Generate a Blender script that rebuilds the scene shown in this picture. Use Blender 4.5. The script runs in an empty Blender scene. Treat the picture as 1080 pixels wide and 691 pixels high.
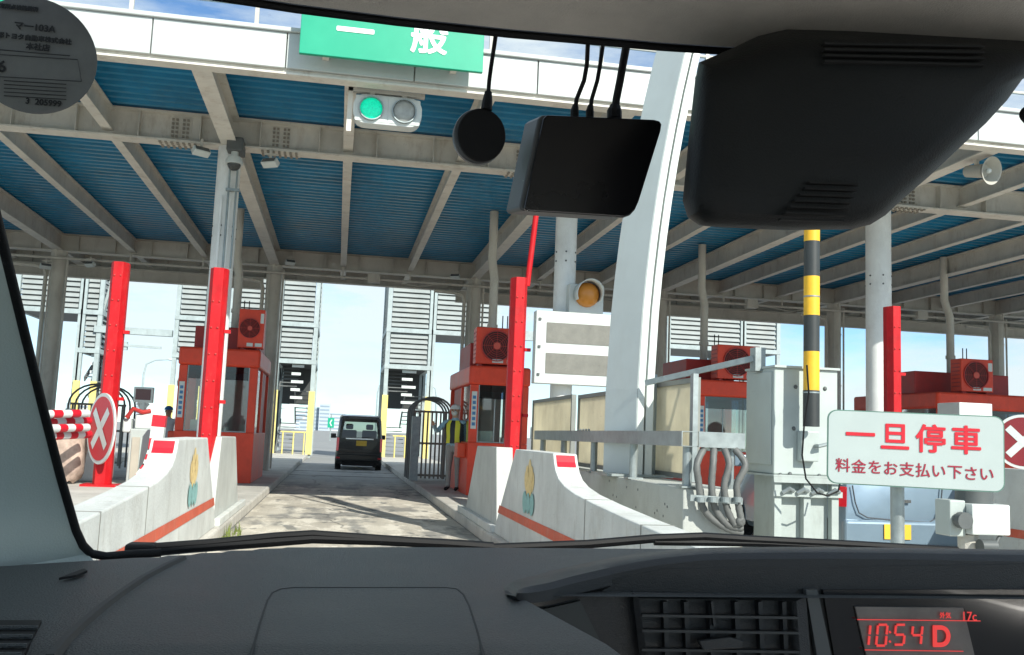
import bpy, bmesh, math, random
from mathutils import Vector, Matrix
random.seed(7)
rad = math.radians
scn = bpy.context.scene
COL = scn.collection

# ------------------------------------------------------------------ camera
FPX, YAW, PITCH, ROLL, EYE = 1001.8, .17689, .11473, .039965, 1.255
_f = Vector((math.sin(YAW)*math.cos(PITCH), math.cos(YAW)*math.cos(PITCH), math.sin(PITCH)))
_r = Vector((math.cos(YAW), -math.sin(YAW), 0))
_u = _r.cross(_f)
_r, _u = _r*math.cos(ROLL)+_u*math.sin(ROLL), -_r*math.sin(ROLL)+_u*math.cos(ROLL)
CAM = Vector((0, 0, EYE))
cd = bpy.data.cameras.new("camera")
cam = bpy.data.objects.new("camera", cd)
COL.objects.link(cam)
cd.sensor_fit = 'HORIZONTAL'
cd.sensor_width = 36
cd.lens = 36*FPX/1080
cd.clip_start = .02
cd.clip_end = 6000
cam.matrix_world = Matrix(((_r.x, _u.x, -_f.x, CAM.x), (_r.y, _u.y, -_f.y, CAM.y), (_r.z, _u.z, -_f.z, CAM.z), (0, 0, 0, 1)))
scn.camera = cam

# ------------------------------------------------------------------ sky, sun, exposure
SUN_EL, SUN_AZ = 34, 156          # azimuth clockwise from +Y: behind the car, to the right
world = bpy.data.worlds.new("World")
scn.world = world
world.use_nodes = True
wn, wl = world.node_tree.nodes, world.node_tree.links
wn.clear()
wo = wn.new('ShaderNodeOutputWorld')
bg = wn.new('ShaderNodeBackground')
sky = wn.new('ShaderNodeTexSky')
sky.sky_type = 'NISHITA'
sky.sun_disc = False
sky.sun_elevation = rad(SUN_EL)
sky.sun_rotation = rad(SUN_AZ)
sky.air_density = .75
sky.dust_density = .1
sky.ozone_density = 1.6
tc = wn.new('ShaderNodeTexCoord')
mp = wn.new('ShaderNodeMapping')
mp.inputs['Scale'].default_value = (1.6, 1.6, 6.5)
mp.inputs['Location'].default_value = (.35, .1, .2)
nz = wn.new('ShaderNodeTexNoise')
nz.inputs['Scale'].default_value = 2.6
nz.inputs['Detail'].default_value = 9
nz.inputs['Roughness'].default_value = .58
cr = wn.new('ShaderNodeValToRGB')
cr.color_ramp.elements[0].position = .37
cr.color_ramp.elements[1].position = .6
cr.color_ramp.elements[1].color = (.9, .9, .9, 1)
mx = wn.new('ShaderNodeMixRGB')
mx.inputs[2].default_value = (3.55, 3.85, 3.95, 1)
wl.new(tc.outputs['Generated'], mp.inputs[0])
wl.new(mp.outputs[0], nz.inputs['Vector'])
wl.new(nz.outputs['Fac'], cr.inputs[0])
wl.new(cr.outputs[0], mx.inputs[0])
tint = wn.new('ShaderNodeMixRGB')
tint.blend_type = 'MULTIPLY'
tint.inputs[0].default_value = 1
tint.inputs[2].default_value = (.57, .7, .77, 1)
wl.new(sky.outputs[0], tint.inputs[1])
wl.new(tint.outputs[0], mx.inputs[1])
wl.new(mx.outputs[0], bg.inputs[0])
bg.inputs[1].default_value = .125
wl.new(bg.outputs[0], wo.inputs[0])
sd = bpy.data.lights.new("sun", 'SUN')
sd.energy = 3.1
sd.angle = rad(.55)
sd.color = (1, .95, .87)
sun = bpy.data.objects.new("sun", sd)
COL.objects.link(sun)
_a, _e = rad(SUN_AZ), rad(SUN_EL)
to_sun = Vector((math.sin(_a)*math.cos(_e), math.cos(_a)*math.cos(_e), math.sin(_e)))
sun.rotation_euler = to_sun.to_track_quat('Z', 'Y').to_euler()
sun.location = to_sun*60
scn.view_settings.view_transform = 'Standard'
scn.view_settings.look = 'None'
scn.view_settings.gamma = 1
scn.view_settings.exposure = 1.08
scn.cycles.max_bounces = 8
scn.cycles.diffuse_bounces = 4
scn.cycles.transparent_max_bounces = 16
scn.cycles.sample_clamp_indirect = 6
scn.cycles.use_denoising = True


# ------------------------------------------------------------------ picture rays to world points
def ray(px, py):
    return _f + _r*((px-540)/FPX) - _u*((py-345.5)/FPX)
def at(px, py, Y):
    d = ray(px, py); return CAM + d*(Y/d.y)
def atz(px, py, z):
    d = ray(px, py); return CAM + d*((z-EYE)/d.z)
def atx(px, py, X):
    d = ray(px, py); return CAM + d*(X/d.x)
def atd(px, py, depth):
    return CAM + ray(px, py)*depth

# ------------------------------------------------------------------ materials
MATS = {}
def mat(name, col, rough=.5, metal=0, var=.12, scale=3., bump=.0, bscale=60, dirt=0, dirtcol=(.12, .1, .08), emit=0, coat=0, spec=.5, stretch=(1, 1, 1)):
    if name in MATS: return MATS[name]
    m = bpy.data.materials.new(name)
    m.use_nodes = True
    n, l = m.node_tree.nodes, m.node_tree.links
    b = n['Principled BSDF']
    b.inputs['Roughness'].default_value = rough
    b.inputs['Metallic'].default_value = metal
    b.inputs['Specular IOR Level'].default_value = spec
    b.inputs['Coat Weight'].default_value = coat
    c = (*col, 1)
    t = n.new('ShaderNodeTexCoord')
    mpg = n.new('ShaderNodeMapping')
    mpg.inputs['Scale'].default_value = stretch
    l.new(t.outputs['Object'], mpg.inputs[0])
    no = n.new('ShaderNodeTexNoise')
    no.inputs['Scale'].default_value = scale
    no.inputs['Detail'].default_value = 8
    no.inputs['Roughness'].default_value = .65
    l.new(mpg.outputs[0], no.inputs['Vector'])
    r = n.new('ShaderNodeValToRGB')
    r.color_ramp.elements[0].position = .3
    r.color_ramp.elements[1].position = .7
    r.color_ramp.elements[0].color = tuple(x*(1-var) for x in col)+(1,)
    r.color_ramp.elements[1].color = tuple(min(1, x*(1+var)) for x in col)+(1,)
    l.new(no.outputs['Fac'], r.inputs[0])
    out = r.outputs[0]
    if dirt:
        n2 = n.new('ShaderNodeTexNoise')
        n2.inputs['Scale'].default_value = scale*2.3
        n2.inputs['Detail'].default_value = 10
        n2.inputs['Roughness'].default_value = .75
        m2 = n.new('ShaderNodeMapping')
        m2.inputs['Scale'].default_value = (1, 1, .35)
        m2.inputs['Location'].default_value = (3.1, 1.7, .4)
        l.new(t.outputs['Object'], m2.inputs[0])
        l.new(m2.outputs[0], n2.inputs['Vector'])
        r2 = n.new('ShaderNodeValToRGB')
        r2.color_ramp.elements[0].position = .52
        r2.color_ramp.elements[1].position = .78
        r2.color_ramp.elements[1].color = (dirt, dirt, dirt, 1)
        l.new(n2.outputs['Fac'], r2.inputs[0])
        mixn = n.new('ShaderNodeMixRGB')
        mixn.inputs[2].default_value = (*dirtcol, 1)
        l.new(r2.outputs[0], mixn.inputs[0])
        l.new(out, mixn.inputs[1])
        out = mixn.outputs[0]
    l.new(out, b.inputs['Base Color'])
    if rough > .15:
        rr = n.new('ShaderNodeMapRange')
        rr.inputs[3].default_value = max(.05, rough-.1)
        rr.inputs[4].default_value = min(1, rough+.12)
        l.new(no.outputs['Fac'], rr.inputs[0])
        l.new(rr.outputs[0], b.inputs['Roughness'])
    if bump:
        n3 = n.new('ShaderNodeTexNoise')
        n3.inputs['Scale'].default_value = bscale
        n3.inputs['Detail'].default_value = 6
        l.new(t.outputs['Object'], n3.inputs['Vector'])
        bp = n.new('ShaderNodeBump')
        bp.inputs['Strength'].default_value = bump
        bp.inputs['Distance'].default_value = .01
        l.new(n3.outputs['Fac'], bp.inputs['Height'])
        l.new(bp.outputs[0], b.inputs['Normal'])
    if emit:
        b.inputs['Emission Color'].default_value = c
        b.inputs['Emission Strength'].default_value = emit
    MATS[name] = m
    return m

def glass(name, tint, gloss=.12, rough=.02, edge=.5):
    if name in MATS: return MATS[name]
    m = bpy.data.materials.new(name)
    m.use_nodes = True
    n, l = m.node_tree.nodes, m.node_tree.links
    n.clear()
    o = n.new('ShaderNodeOutputMaterial')
    tr = n.new('ShaderNodeBsdfTransparent')
    tr.inputs[0].default_value = (*tint, 1)
    gl = n.new('ShaderNodeBsdfGlossy')
    gl.inputs['Roughness'].default_value = rough
    fr = n.new('ShaderNodeLayerWeight')
    fr.inputs[0].default_value = .18
    mr = n.new('ShaderNodeMapRange')
    mr.inputs[3].default_value = gloss
    mr.inputs[4].default_value = min(1, gloss+edge)
    l.new(fr.outputs['Fresnel'], mr.inputs[0])
    mi = n.new('ShaderNodeMixShader')
    l.new(mr.outputs[0], mi.inputs[0])
    l.new(tr.outputs[0], mi.inputs[1])
    l.new(gl.outputs[0], mi.inputs[2])
    l.new(mi.outputs[0], o.inputs[0])
    MATS[name] = m
    return m

WHITE = mat('white_paint', (.78, .79, .77), .45, dirt=.35, dirtcol=(.35, .32, .27), scale=1.6)
FASCIA = mat('fascia_panel', (.48, .51, .5), .4, dirt=.2, dirtcol=(.45, .42, .36), scale=1.1)
STEEL = mat('painted_steel', (.66, .63, .56), .5, var=.12, dirt=.6, dirtcol=(.27, .18, .1), scale=2.0)
FARSTEEL = mat('weathered_steel', (.58, .55, .48), .55, var=.12, dirt=.5, dirtcol=(.2, .16, .11), scale=1.2)
DECK = mat('blue_deck', (.008, .2, .37), .33, var=.28, scale=1.3, dirt=.25, dirtcol=(.05, .19, .28), spec=.4)
RED = mat('red_paint', (.5, .008, .013), .5, spec=.25, var=.2, dirt=.55, dirtcol=(.42, .07, .06), scale=5)
BOOTHRED = mat('booth_red', (.72, .065, .028), .42, spec=.35, var=.15, dirt=.35, dirtcol=(.22, .03, .02), scale=2.2)
DARKRED = mat('faded_dark_red', (.42, .028, .024), .5, var=.2, dirt=.3, scale=3)
CONC = mat('concrete', (.52, .5, .45), .85, var=.2, bump=.5, bscale=45, dirt=.55, dirtcol=(.2, .18, .15), scale=1.3)
WCONC = mat('white_painted_concrete', (.6, .62, .59), .7, var=.14, bump=.5, bscale=40, dirt=.75, dirtcol=(.33, .31, .26), scale=2.2)
GALV = mat('galvanised_steel', (.31, .35, .35), .42, metal=.55, var=.22, scale=6, dirt=.25)
CABM = mat('cabinet_paint', (.43, .48, .46), .45, var=.08, dirt=.3, dirtcol=(.4, .38, .33), scale=2.2)
GREYP = mat('grey_plastic', (.2, .2, .19), .55, var=.2, scale=8)
DGREY = mat('dark_grey_metal', (.09, .1, .1), .5, var=.2)
BLACK = mat('black_rubber', (.006, .006, .0065), .6, var=.2, spec=.22)
SIGNW = mat('sign_white', (.6, .64, .62), .35, var=.04, dirt=.12, dirtcol=(.5, .5, .45))
SIGNRED = mat('sign_red', (.55, .008, .022), .45, var=.06)
SIGNRED2 = mat('sign_dark_red', (.3, .008, .03), .5, var=.06)
ORED = mat('orange_red_stripe', (.6, .1, .045), .6, var=.15, dirt=.35, dirtcol=(.6, .45, .38), scale=4)
GREENS = mat('green_sign', (.0, .33, .19), .4, var=.05)
YEL = mat('yellow_paint', (.78, .44, .02), .5, var=.15, dirt=.3, scale=4)
PYEL = mat('pale_yellow', (.75, .62, .2), .55, var=.12, dirt=.3, scale=3)
def translucent(m, amount):
    n, l = m.node_tree.nodes, m.node_tree.links
    b = n['Principled BSDF']; o = next(q for q in n if q.type == 'OUTPUT_MATERIAL')
    t = n.new('ShaderNodeBsdfTranslucent'); x = n.new('ShaderNodeMixShader'); x.inputs[0].default_value = amount
    l.new(b.inputs['Base Color'].links[0].from_socket, t.inputs[0])
    l.new(b.outputs[0], x.inputs[1]); l.new(t.outputs[0], x.inputs[2]); l.new(x.outputs[0], o.inputs[0])
    return m
CREAM = mat('cream_screen', (.88, .83, .69), .5, var=.14, dirt=.35, dirtcol=(.48, .4, .28), scale=1.6)
LOUV = mat('louvre_slat', (.3, .33, .325), .5, var=.14, dirt=.3, dirtcol=(.4, .37, .32), scale=1)
LFRAME = mat('louvre_frame', (.36, .42, .42), .5, var=.15, dirt=.3)
def dusty(m):
    # a thin film of dust and a few specks on the glass
    n, l = m.node_tree.nodes, m.node_tree.links
    o = next(q for q in n if q.type == 'OUTPUT_MATERIAL'); src = o.inputs[0].links[0].from_socket
    t = n.new('ShaderNodeTexCoord'); a = n.new('ShaderNodeTexNoise'); a.inputs['Scale'].default_value = 170; a.inputs['Detail'].default_value = 3
    r = n.new('ShaderNodeValToRGB'); r.color_ramp.elements[0].position = .7; r.color_ramp.elements[1].position = .78
    r.color_ramp.elements[0].color = (.004, .004, .004, 1); r.color_ramp.elements[1].color = (.1, .1, .1, 1)
    d = n.new('ShaderNodeBsdfTranslucent'); d.inputs[0].default_value = (.6, .6, .58, 1); x = n.new('ShaderNodeMixShader')
    l.new(t.outputs['Object'], a.inputs['Vector']); l.new(a.outputs['Fac'], r.inputs[0]); l.new(r.outputs[0], x.inputs[0])
    l.new(src, x.inputs[1]); l.new(d.outputs[0], x.inputs[2]); l.new(x.outputs[0], o.inputs[0])
BOOTHGL = glass('booth_glass', (.72, .84, .8), .17, .03)
BOOTHGLD = glass('booth_blue_film', (.05, .09, .16), .06)
translucent(CREAM, .68)
WINDSC = glass('windscreen_glass', (.95, .975, .965), .002, .0, .05)
dusty(WINDSC)
CARGL = glass('car_glass', (.3, .36, .33), .06)
SKIN = mat('skin', (.5, .3, .2), .6, var=.06)

# ------------------------------------------------------------------ mesh helpers
class MB:
    def __init__(s): s.v, s.f = [], []
    def add(s, vs, fs):
        o = len(s.v); s.v += [Vector(v) for v in vs]; s.f += [tuple(i+o for i in f) for f in fs]; return s
    def box(s, a, b, M=None):
        x0, x1 = sorted((a[0], b[0])); y0, y1 = sorted((a[1], b[1])); z0, z1 = sorted((a[2], b[2]))
        vs = [Vector((x, y, z)) for z in (z0, z1) for y in (y0, y1) for x in (x0, x1)]
        if M is not None: vs = [M @ v for v in vs]
        return s.add(vs, [(0, 2, 3, 1), (4, 5, 7, 6), (0, 1, 5, 4), (2, 6, 7, 3), (0, 4, 6, 2), (1, 3, 7, 5)])
    def bar(s, a, b, w, h, up=(0, 0, 1)):
        a, b = Vector(a), Vector(b); d = (b-a).normalized(); up = Vector(up)
        if abs(d.dot(up)) > .95: up = Vector((0, 1, 0))
        x = d.cross(up).normalized()*w/2; z = x.cross(d).normalized()*h/2
        vs = [p+sx*x+sz*z for p in (a, b) for sz in (-1, 1) for sx in (-1, 1)]
        return s.add(vs, [(0, 1, 3, 2), (4, 6, 7, 5), (0, 4, 5, 1), (2, 3, 7, 6), (0, 2, 6, 4), (1, 5, 7, 3)])
    def tube(s, pts, r, seg=10, caps=True):
        pts = [Vector(p) for p in pts]; n = len(pts); rs = r if isinstance(r, (list, tuple)) else [r]*n
        rings = []; prev = None
        for i, p in enumerate(pts):
            d = (pts[min(i+1, n-1)]-pts[max(i-1, 0)]).normalized()
            if prev is None:
                ref = Vector((0, 0, 1)) if abs(d.z) < .9 else Vector((1, 0, 0)); x = d.cross(ref).normalized()
            else: x = (prev-d*prev.dot(d)).normalized()
            prev = x; y = d.cross(x)
            rings.append([p+(x*math.cos(2*math.pi*k/seg)+y*math.sin(2*math.pi*k/seg))*rs[i] for k in range(seg)])
        vs = [v for R in rings for v in R]; fs = []
        for i in range(n-1):
            for k in range(seg):
                fs.append((i*seg+k, i*seg+(k+1) % seg, (i+1)*seg+(k+1) % seg, (i+1)*seg+k))
        if caps: fs += [tuple(range(seg-1, -1, -1)), tuple(range((n-1)*seg, n*seg))]
        return s.add(vs, fs)
    def prism(s, poly, vec):
        poly = [Vector(p) for p in poly]; vec = Vector(vec); n = len(poly)
        fs = [tuple(range(n-1, -1, -1)), tuple(range(n, 2*n))]+[(i, (i+1) % n, n+(i+1) % n, n+i) for i in range(n)]
        return s.add(poly+[p+vec for p in poly], fs)
    def loft(s, rings, closed=True, caps=False):
        n = len(rings[0]); vs = [v for R in rings for v in R]; fs = []
        for i in range(len(rings)-1):
            for k in range(n if closed else n-1):
                fs.append((i*n+k, i*n+(k+1) % n, (i+1)*n+(k+1) % n, (i+1)*n+k))
        if caps: fs += [tuple(range(n-1, -1, -1)), tuple(range((len(rings)-1)*n, len(rings)*n))]
        return s.add(vs, fs)
    def quad(s, *p): return s.add(p, [tuple(range(len(p)))])
    def ibeam(s, a, b, ztop, h, w, t=.018, ft=.025):
        a, b = Vector((a[0], a[1], 0)), Vector((b[0], b[1], 0))
        for z0, hh, ww in ((ztop-ft/2, ft, w), (ztop-h+ft/2, ft, w)):
            s.bar(a+Vector((0, 0, z0)), b+Vector((0, 0, z0)), ww, hh)
        zc = ztop-h/2
        return s.bar(a+Vector((0, 0, zc)), b+Vector((0, 0, zc)), t, h-2*ft-.001)
    def ball(s, c, r, seg=16, rings=10, sc=(1, 1, 1), lo=-90, hi=90):
        c = Vector(c); R = []
        for i in range(rings+1):
            t = rad(lo+(hi-lo)*i/rings)
            R.append([c+Vector((sc[0]*r*math.cos(t)*math.cos(2*math.pi*k/seg), sc[1]*r*math.cos(t)*math.sin(2*math.pi*k/seg), sc[2]*r*math.sin(t))) for k in range(seg)])
        return s.loft(R)
    def split(s, name, m, parent=None, **kw):
        # every connected piece becomes a mesh of its own
        par = list(range(len(s.v)))
        def find(i):
            while par[i] != i: par[i] = par[par[i]]; i = par[i]
            return i
        for f in s.f:
            for i in f[1:]: par[find(i)] = find(f[0])
        groups = {}
        for f in s.f: groups.setdefault(find(f[0]), []).append(f)
        out = []
        for fs in groups.values():
            ids = sorted({i for f in fs for i in f}); mp_ = {i: k for k, i in enumerate(ids)}
            q = MB(); q.v = [s.v[i] for i in ids]; q.f = [tuple(mp_[i] for i in f) for f in fs]
            out.append(q.build(name, m, parent, **kw))
        return out
    def build(s, name, m, parent=None, smooth=False, bevel=0, seg=2, weld=False):
        off = Vector((0, 0, 0)); p = parent
        while p is not None:
            off += p.location; p = p.parent
        me = bpy.data.meshes.new(name)
        me.from_pydata([v-off for v in s.v], [], s.f)
        bm = bmesh.new(); bm.from_mesh(me)
        if weld: bmesh.ops.remove_doubles(bm, verts=bm.verts, dist=1e-5)
        bmesh.ops.recalc_face_normals(bm, faces=bm.faces)
        bm.to_mesh(me); bm.free()
        ms = m if isinstance(m, (list, tuple)) else [m]
        for q in ms: me.materials.append(q)
        if smooth:
            for q in me.polygons: q.use_smooth = True
        o = bpy.data.objects.new(name, me); COL.objects.link(o)
        if parent is not None: o.parent = parent
        if bevel:
            b = o.modifiers.new('bevel', 'BEVEL'); b.width = bevel; b.segments = seg; b.limit_method = 'ANGLE'; b.angle_limit = rad(40)
            b.harden_normals = False
        if smooth:
            try: me.set_sharp_from_angle(angle=rad(38))
            except Exception: pass
        return o

def tag(o, label=None, cat=None, group=None, kind=None):
    if label: o['label'] = label
    if cat: o['category'] = cat
    if group: o['group'] = group
    if kind: o['kind'] = kind
    return o
def thing(name, label, cat, loc=(0, 0, 0), group=None, kind=None):
    o = bpy.data.objects.new(name, None); COL.objects.link(o); o.location = loc; o.empty_display_size = .1
    return tag(o, label, cat, group, kind)
def dup(root, delta, label=None, parent=None):
    c = root.copy(); COL.objects.link(c)
    if parent is None: c.location = root.location+Vector(delta)
    else: c.parent = parent
    if label: c['label'] = label
    for ch in list(root.children): dup(ch, (0, 0, 0), None, c)
    return c
def box(a, b): return MB().box(a, b)
def text(name, s, size, m, parent, M, depth=.002, bold=0, align='CENTER', xs=1):
    cu = bpy.data.curves.new(name, 'FONT'); cu.body = s; cu.size = size; cu.align_x = align; cu.align_y = 'CENTER'
    cu.extrude = depth
    o = bpy.data.objects.new(name, cu); COL.objects.link(o)
    bpy.context.view_layer.update()
    me = bpy.data.meshes.new_from_object(o.evaluated_get(bpy.context.evaluated_depsgraph_get()))
    bpy.data.objects.remove(o)
    vs = [v.co.copy() for v in me.vertices]; fs = [tuple(p.vertices) for p in me.polygons]
    cx_ = (min(v.x for v in vs)+max(v.x for v in vs))/2; cy_ = (min(v.y for v in vs)+max(v.y for v in vs))/2
    off = Vector((0, 0, 0)); p = parent
    while p is not None: off += p.location; p = p.parent
    V, Fc = [], []
    # heavier strokes: shifted copies of the glyph, each a hair further forward
    shifts = [(0, 0)] if not bold else [(0, 0)]+[(bold*math.cos(rad(t)), bold*math.sin(rad(t))) for t in range(0, 360, 45)]
    for k, (dx, dy) in enumerate(shifts):
        o_ = len(V)
        V += [(M @ Vector(((v.x-cx_)*xs+dx, v.y-cy_+dy, v.z+k*size*.0008)))-off for v in vs]
        Fc += [tuple(i+o_ for i in f) for f in fs]
    me2 = bpy.data.meshes.new(name); me2.from_pydata(V, [], Fc); me2.materials.append(m)
    q = bpy.data.objects.new(name, me2); COL.objects.link(q); q.parent = parent
    return q
def frame_matrix(o, x, y):
    x = Vector(x).normalized(); z = x.cross(Vector(y)).normalized(); y = z.cross(x)
    return Matrix(((x.x, y.x, z.x, o[0]), (x.y, y.y, z.y, o[1]), (x.z, y.z, z.z, o[2]), (0, 0, 0, 1)))
def disc(c, x, y, r, n=32, ry=None):
    c, x, y = Vector(c), Vector(x).normalized(), Vector(y).normalized(); ry = ry or r
    return [c+x*r*math.cos(2*math.pi*k/n)+y*ry*math.sin(2*math.pi*k/n) for k in range(n)]
def roundrect(c, x, y, w, h, r, n=6):
    c, x, y = Vector(c), Vector(x).normalized(), Vector(y).normalized(); out = []
    for sx, sy, a0 in ((1, 1, 0), (-1, 1, 90), (-1, -1, 180), (1, -1, 270)):
        for i in range(n+1):
            a = rad(a0+90*i/n)
            out.append(c+x*(sx*(w/2-r)+r*math.cos(a))+y*(sy*(h/2-r)+r*math.sin(a)))
    return out
XA, YA, ZA = Vector((1, 0, 0)), Vector((0, 1, 0)), Vector((0, 0, 1))

# ================================================================== SETTING
P = 5.35                                     # pitch of lanes and columns
KERB_L, KERB_R, IZ = -1.19, 1.78, .15
asphalt = mat('asphalt', (.27, .275, .27), .85, var=.2, bump=.5, bscale=30, dirt=.35, dirtcol=(.1, .1, .1), scale=.35)
tag(MB().quad((-900, -60, 0), (900, -60, 0), (900, 2600, 0), (-900, 2600, 0)).build('ground', asphalt), 'pale grey asphalt reaching the horizon', 'ground', kind='structure')

def lane_mat():
    m = bpy.data.materials.new('lane_concrete'); m.use_nodes = True
    n, l = m.node_tree.nodes, m.node_tree.links; b = n['Principled BSDF']; b.inputs['Roughness'].default_value = .8
    t = n.new('ShaderNodeTexCoord')
    def noise(sc, det, stretch=(1, 1, 1), loc=(0, 0, 0), ro=.6):
        mpn = n.new('ShaderNodeMapping'); mpn.inputs['Scale'].default_value = stretch; mpn.inputs['Location'].default_value = loc
        l.new(t.outputs['Object'], mpn.inputs[0])
        q = n.new('ShaderNodeTexNoise'); q.inputs['Scale'].default_value = sc; q.inputs['Detail'].default_value = det; q.inputs['Roughness'].default_value = ro
        l.new(mpn.outputs[0], q.inputs['Vector']); return q.outputs['Fac']
    def ramp(x, a, b2, c0, c1):
        r = n.new('ShaderNodeValToRGB'); e = r.color_ramp.elements
        e[0].position, e[1].position, e[0].color, e[1].color = a, b2, (*c0, 1), (*c1, 1); l.new(x, r.inputs[0]); return r.outputs[0]
    def mix(fac, a, b2):
        q = n.new('ShaderNodeMixRGB'); l.new(fac, q.inputs[0])
        for i, z in ((1, a), (2, b2)):
            if isinstance(z, tuple): q.inputs[i].default_value = (*z, 1)
            else: l.new(z, q.inputs[i])
        return q.outputs[0]
    base = ramp(noise(1.1, 10), .3, .7, (.44, .4, .33), (.68, .63, .53))
    base = mix(ramp(noise(70, 4), .5, .72, (0, 0, 0), (.5, .5, .5)), base, (.24, .22, .19))
    patch = ramp(noise(.8, 7, (1.3, .45, 1), (2.3, 4.4, 0), .55), .53, .58, (0, 0, 0), (.75, .75, .75))
    crust = ramp(noise(2.2, 9, (1, .5, 1), (5.2, 1.1, 0), .7), .52, .56, (0, 0, 0), (.8, .8, .8))
    base = mix(crust, base, (.74, .69, .59))
    c = mix(patch, base, (.2, .2, .19))
    spl = ramp(noise(2.6, 5, (1, .5, 1), (7.7, 2, 0), .5), .62, .66, (0, 0, 0), (.75, .75, .75))
    c = mix(spl, c, (.13, .14, .14))
    tyre = ramp(noise(1.6, 6, (1.8, .12, 1), (1.1, .3, 0)), .5, .75, (0, 0, 0), (.55, .55, .55))
    c = mix(tyre, c, (.22, .2, .17))
    # the slab turns from tan to grey along the lane
    sx = n.new('ShaderNodeSeparateXYZ'); l.new(t.outputs['Object'], sx.inputs[0])
    far = n.new('ShaderNodeMapRange'); far.inputs[1].default_value = 21; far.inputs[2].default_value = 25; l.new(sx.outputs[1], far.inputs[0])
    c = mix(far.outputs[0], c, mix(tyre, (.34, .35, .34), (.24, .24, .23)))
    vo = n.new('ShaderNodeTexVoronoi'); vo.feature = 'DISTANCE_TO_EDGE'; vo.inputs['Scale'].default_value = .42
    dn = n.new('ShaderNodeTexNoise'); dn.inputs['Scale'].default_value = 1.7; dn.inputs['Detail'].default_value = 8
    ad = n.new('ShaderNodeMixRGB'); ad.blend_type = 'ADD'; ad.inputs[0].default_value = .9
    l.new(t.outputs['Object'], dn.inputs['Vector']); l.new(t.outputs['Object'], ad.inputs[1]); l.new(dn.outputs['Color'], ad.inputs[2]); l.new(ad.outputs[0], vo.inputs['Vector'])
    c = mix(ramp(vo.outputs['Distance'], .004, .014, (.75, .75, .75), (0, 0, 0)), c, (.1, .1, .095))
    l.new(c, b.inputs['Base Color'])
    bp = n.new('ShaderNodeBump'); bp.inputs['Strength'].default_value = .4; bp.inputs['Distance'].default_value = .01
    l.new(noise(35, 8), bp.inputs['Height']); l.new(bp.outputs[0], b.inputs['Normal'])
    return m
LANE = lane_mat()
for k, nm in ((-1, 'closed lane left of the near traffic island'), (0, 'stained tan concrete lane ahead of the car'), (1, 'lane with the silver hatchback'), (2, 'lane beyond the second traffic island')):
    o = MB().quad((KERB_L+k*P, -12, .004), (KERB_R+k*P, -12, .004), (KERB_R+k*P, 34, .004), (KERB_L+k*P, 34, .004)).build('lane', LANE)
    tag(o, nm, 'road', 'toll lanes', 'structure')
# islands with rounded noses
for k, nm in ((-2, 'concrete traffic island beyond the closed left lane'), (-1, 'concrete traffic island under the left red guard posts'), (0, 'concrete traffic island under the stop sign and grey cabinet'),
              (1, 'concrete traffic island right of the silver hatchback'), (2, 'concrete traffic island under the farthest red booth')):
    x0, x1 = KERB_R+k*P, KERB_L+(k+1)*P; cx, w = (x0+x1)/2, (x1-x0)/2
    poly = [(x0, 46, 0)]+[(cx-w*math.cos(rad(a)), 3.2-w*1.3*math.sin(rad(a)), 0) for a in range(0, 181, 15)]+[(x1, 46, 0)]
    o = MB().prism(poly, (0, 0, IZ)).build('traffic_island', CONC, bevel=.025)
    tag(o, nm, 'traffic island', 'traffic islands between the lanes', 'structure')
PZ = .49
plt = MB().prism([(-3.52, 13.3, IZ), (-3.52, 4.6, IZ), (-2.55, 3.4, IZ), (-1.5, 4.6, IZ), (-1.5, 13.3, IZ)], (0, 0, PZ-IZ)).build('platform', CONC, bevel=.02)
tag(plt, 'raised concrete platform behind the left barrier wing', 'platform', kind='structure')
# expansion joint and a drain strip across the lane
tag(MB().box((KERB_L+.02, 26.6, .004), (KERB_R-.02, 26.75, .012)).box((KERB_L+.02, 29.4, .004), (KERB_R-.02, 29.48, .012)).build('drain_grate', DGREY), 'dark narrow drain strips crossing the lane behind the black van', 'drain', kind='structure')

# ================================================================== CANOPY
YF, YB, YC, YE = 11.4, 14.8, 25.6, 27.9      # fascia, near beam, far beam, rear edge
XL, XR, ZD = -16., 27., 5.97
cnp = thing('toll_canopy', 'wide toll plaza canopy with blue corrugated underside, beige steel beams and white fascia', 'canopy', (0, YB, 0))
m = MB(); xs0 = -1.87-.55
i = -10
while xs0+1.55*i < XR:
    x = xs0+1.55*i
    m.box((x+.008, YF-.06, 5.56), (x+1.542, YF-.01, 6.0)); i += 1
m.build('fascia', FASCIA, cnp, bevel=.006)
MB().box((XL, YF-.1, 6.003), (XR, YF+.3, 6.06)).build('fascia_cap', FASCIA, cnp, bevel=.01)
m = MB().box((XL, YF-.04, 5.49), (XR, YF+.16, 5.515)).box((XL, YF, 5.517), (XR, YF+.02, 5.95)); m.build('edge_beam', STEEL, cnp)
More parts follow.
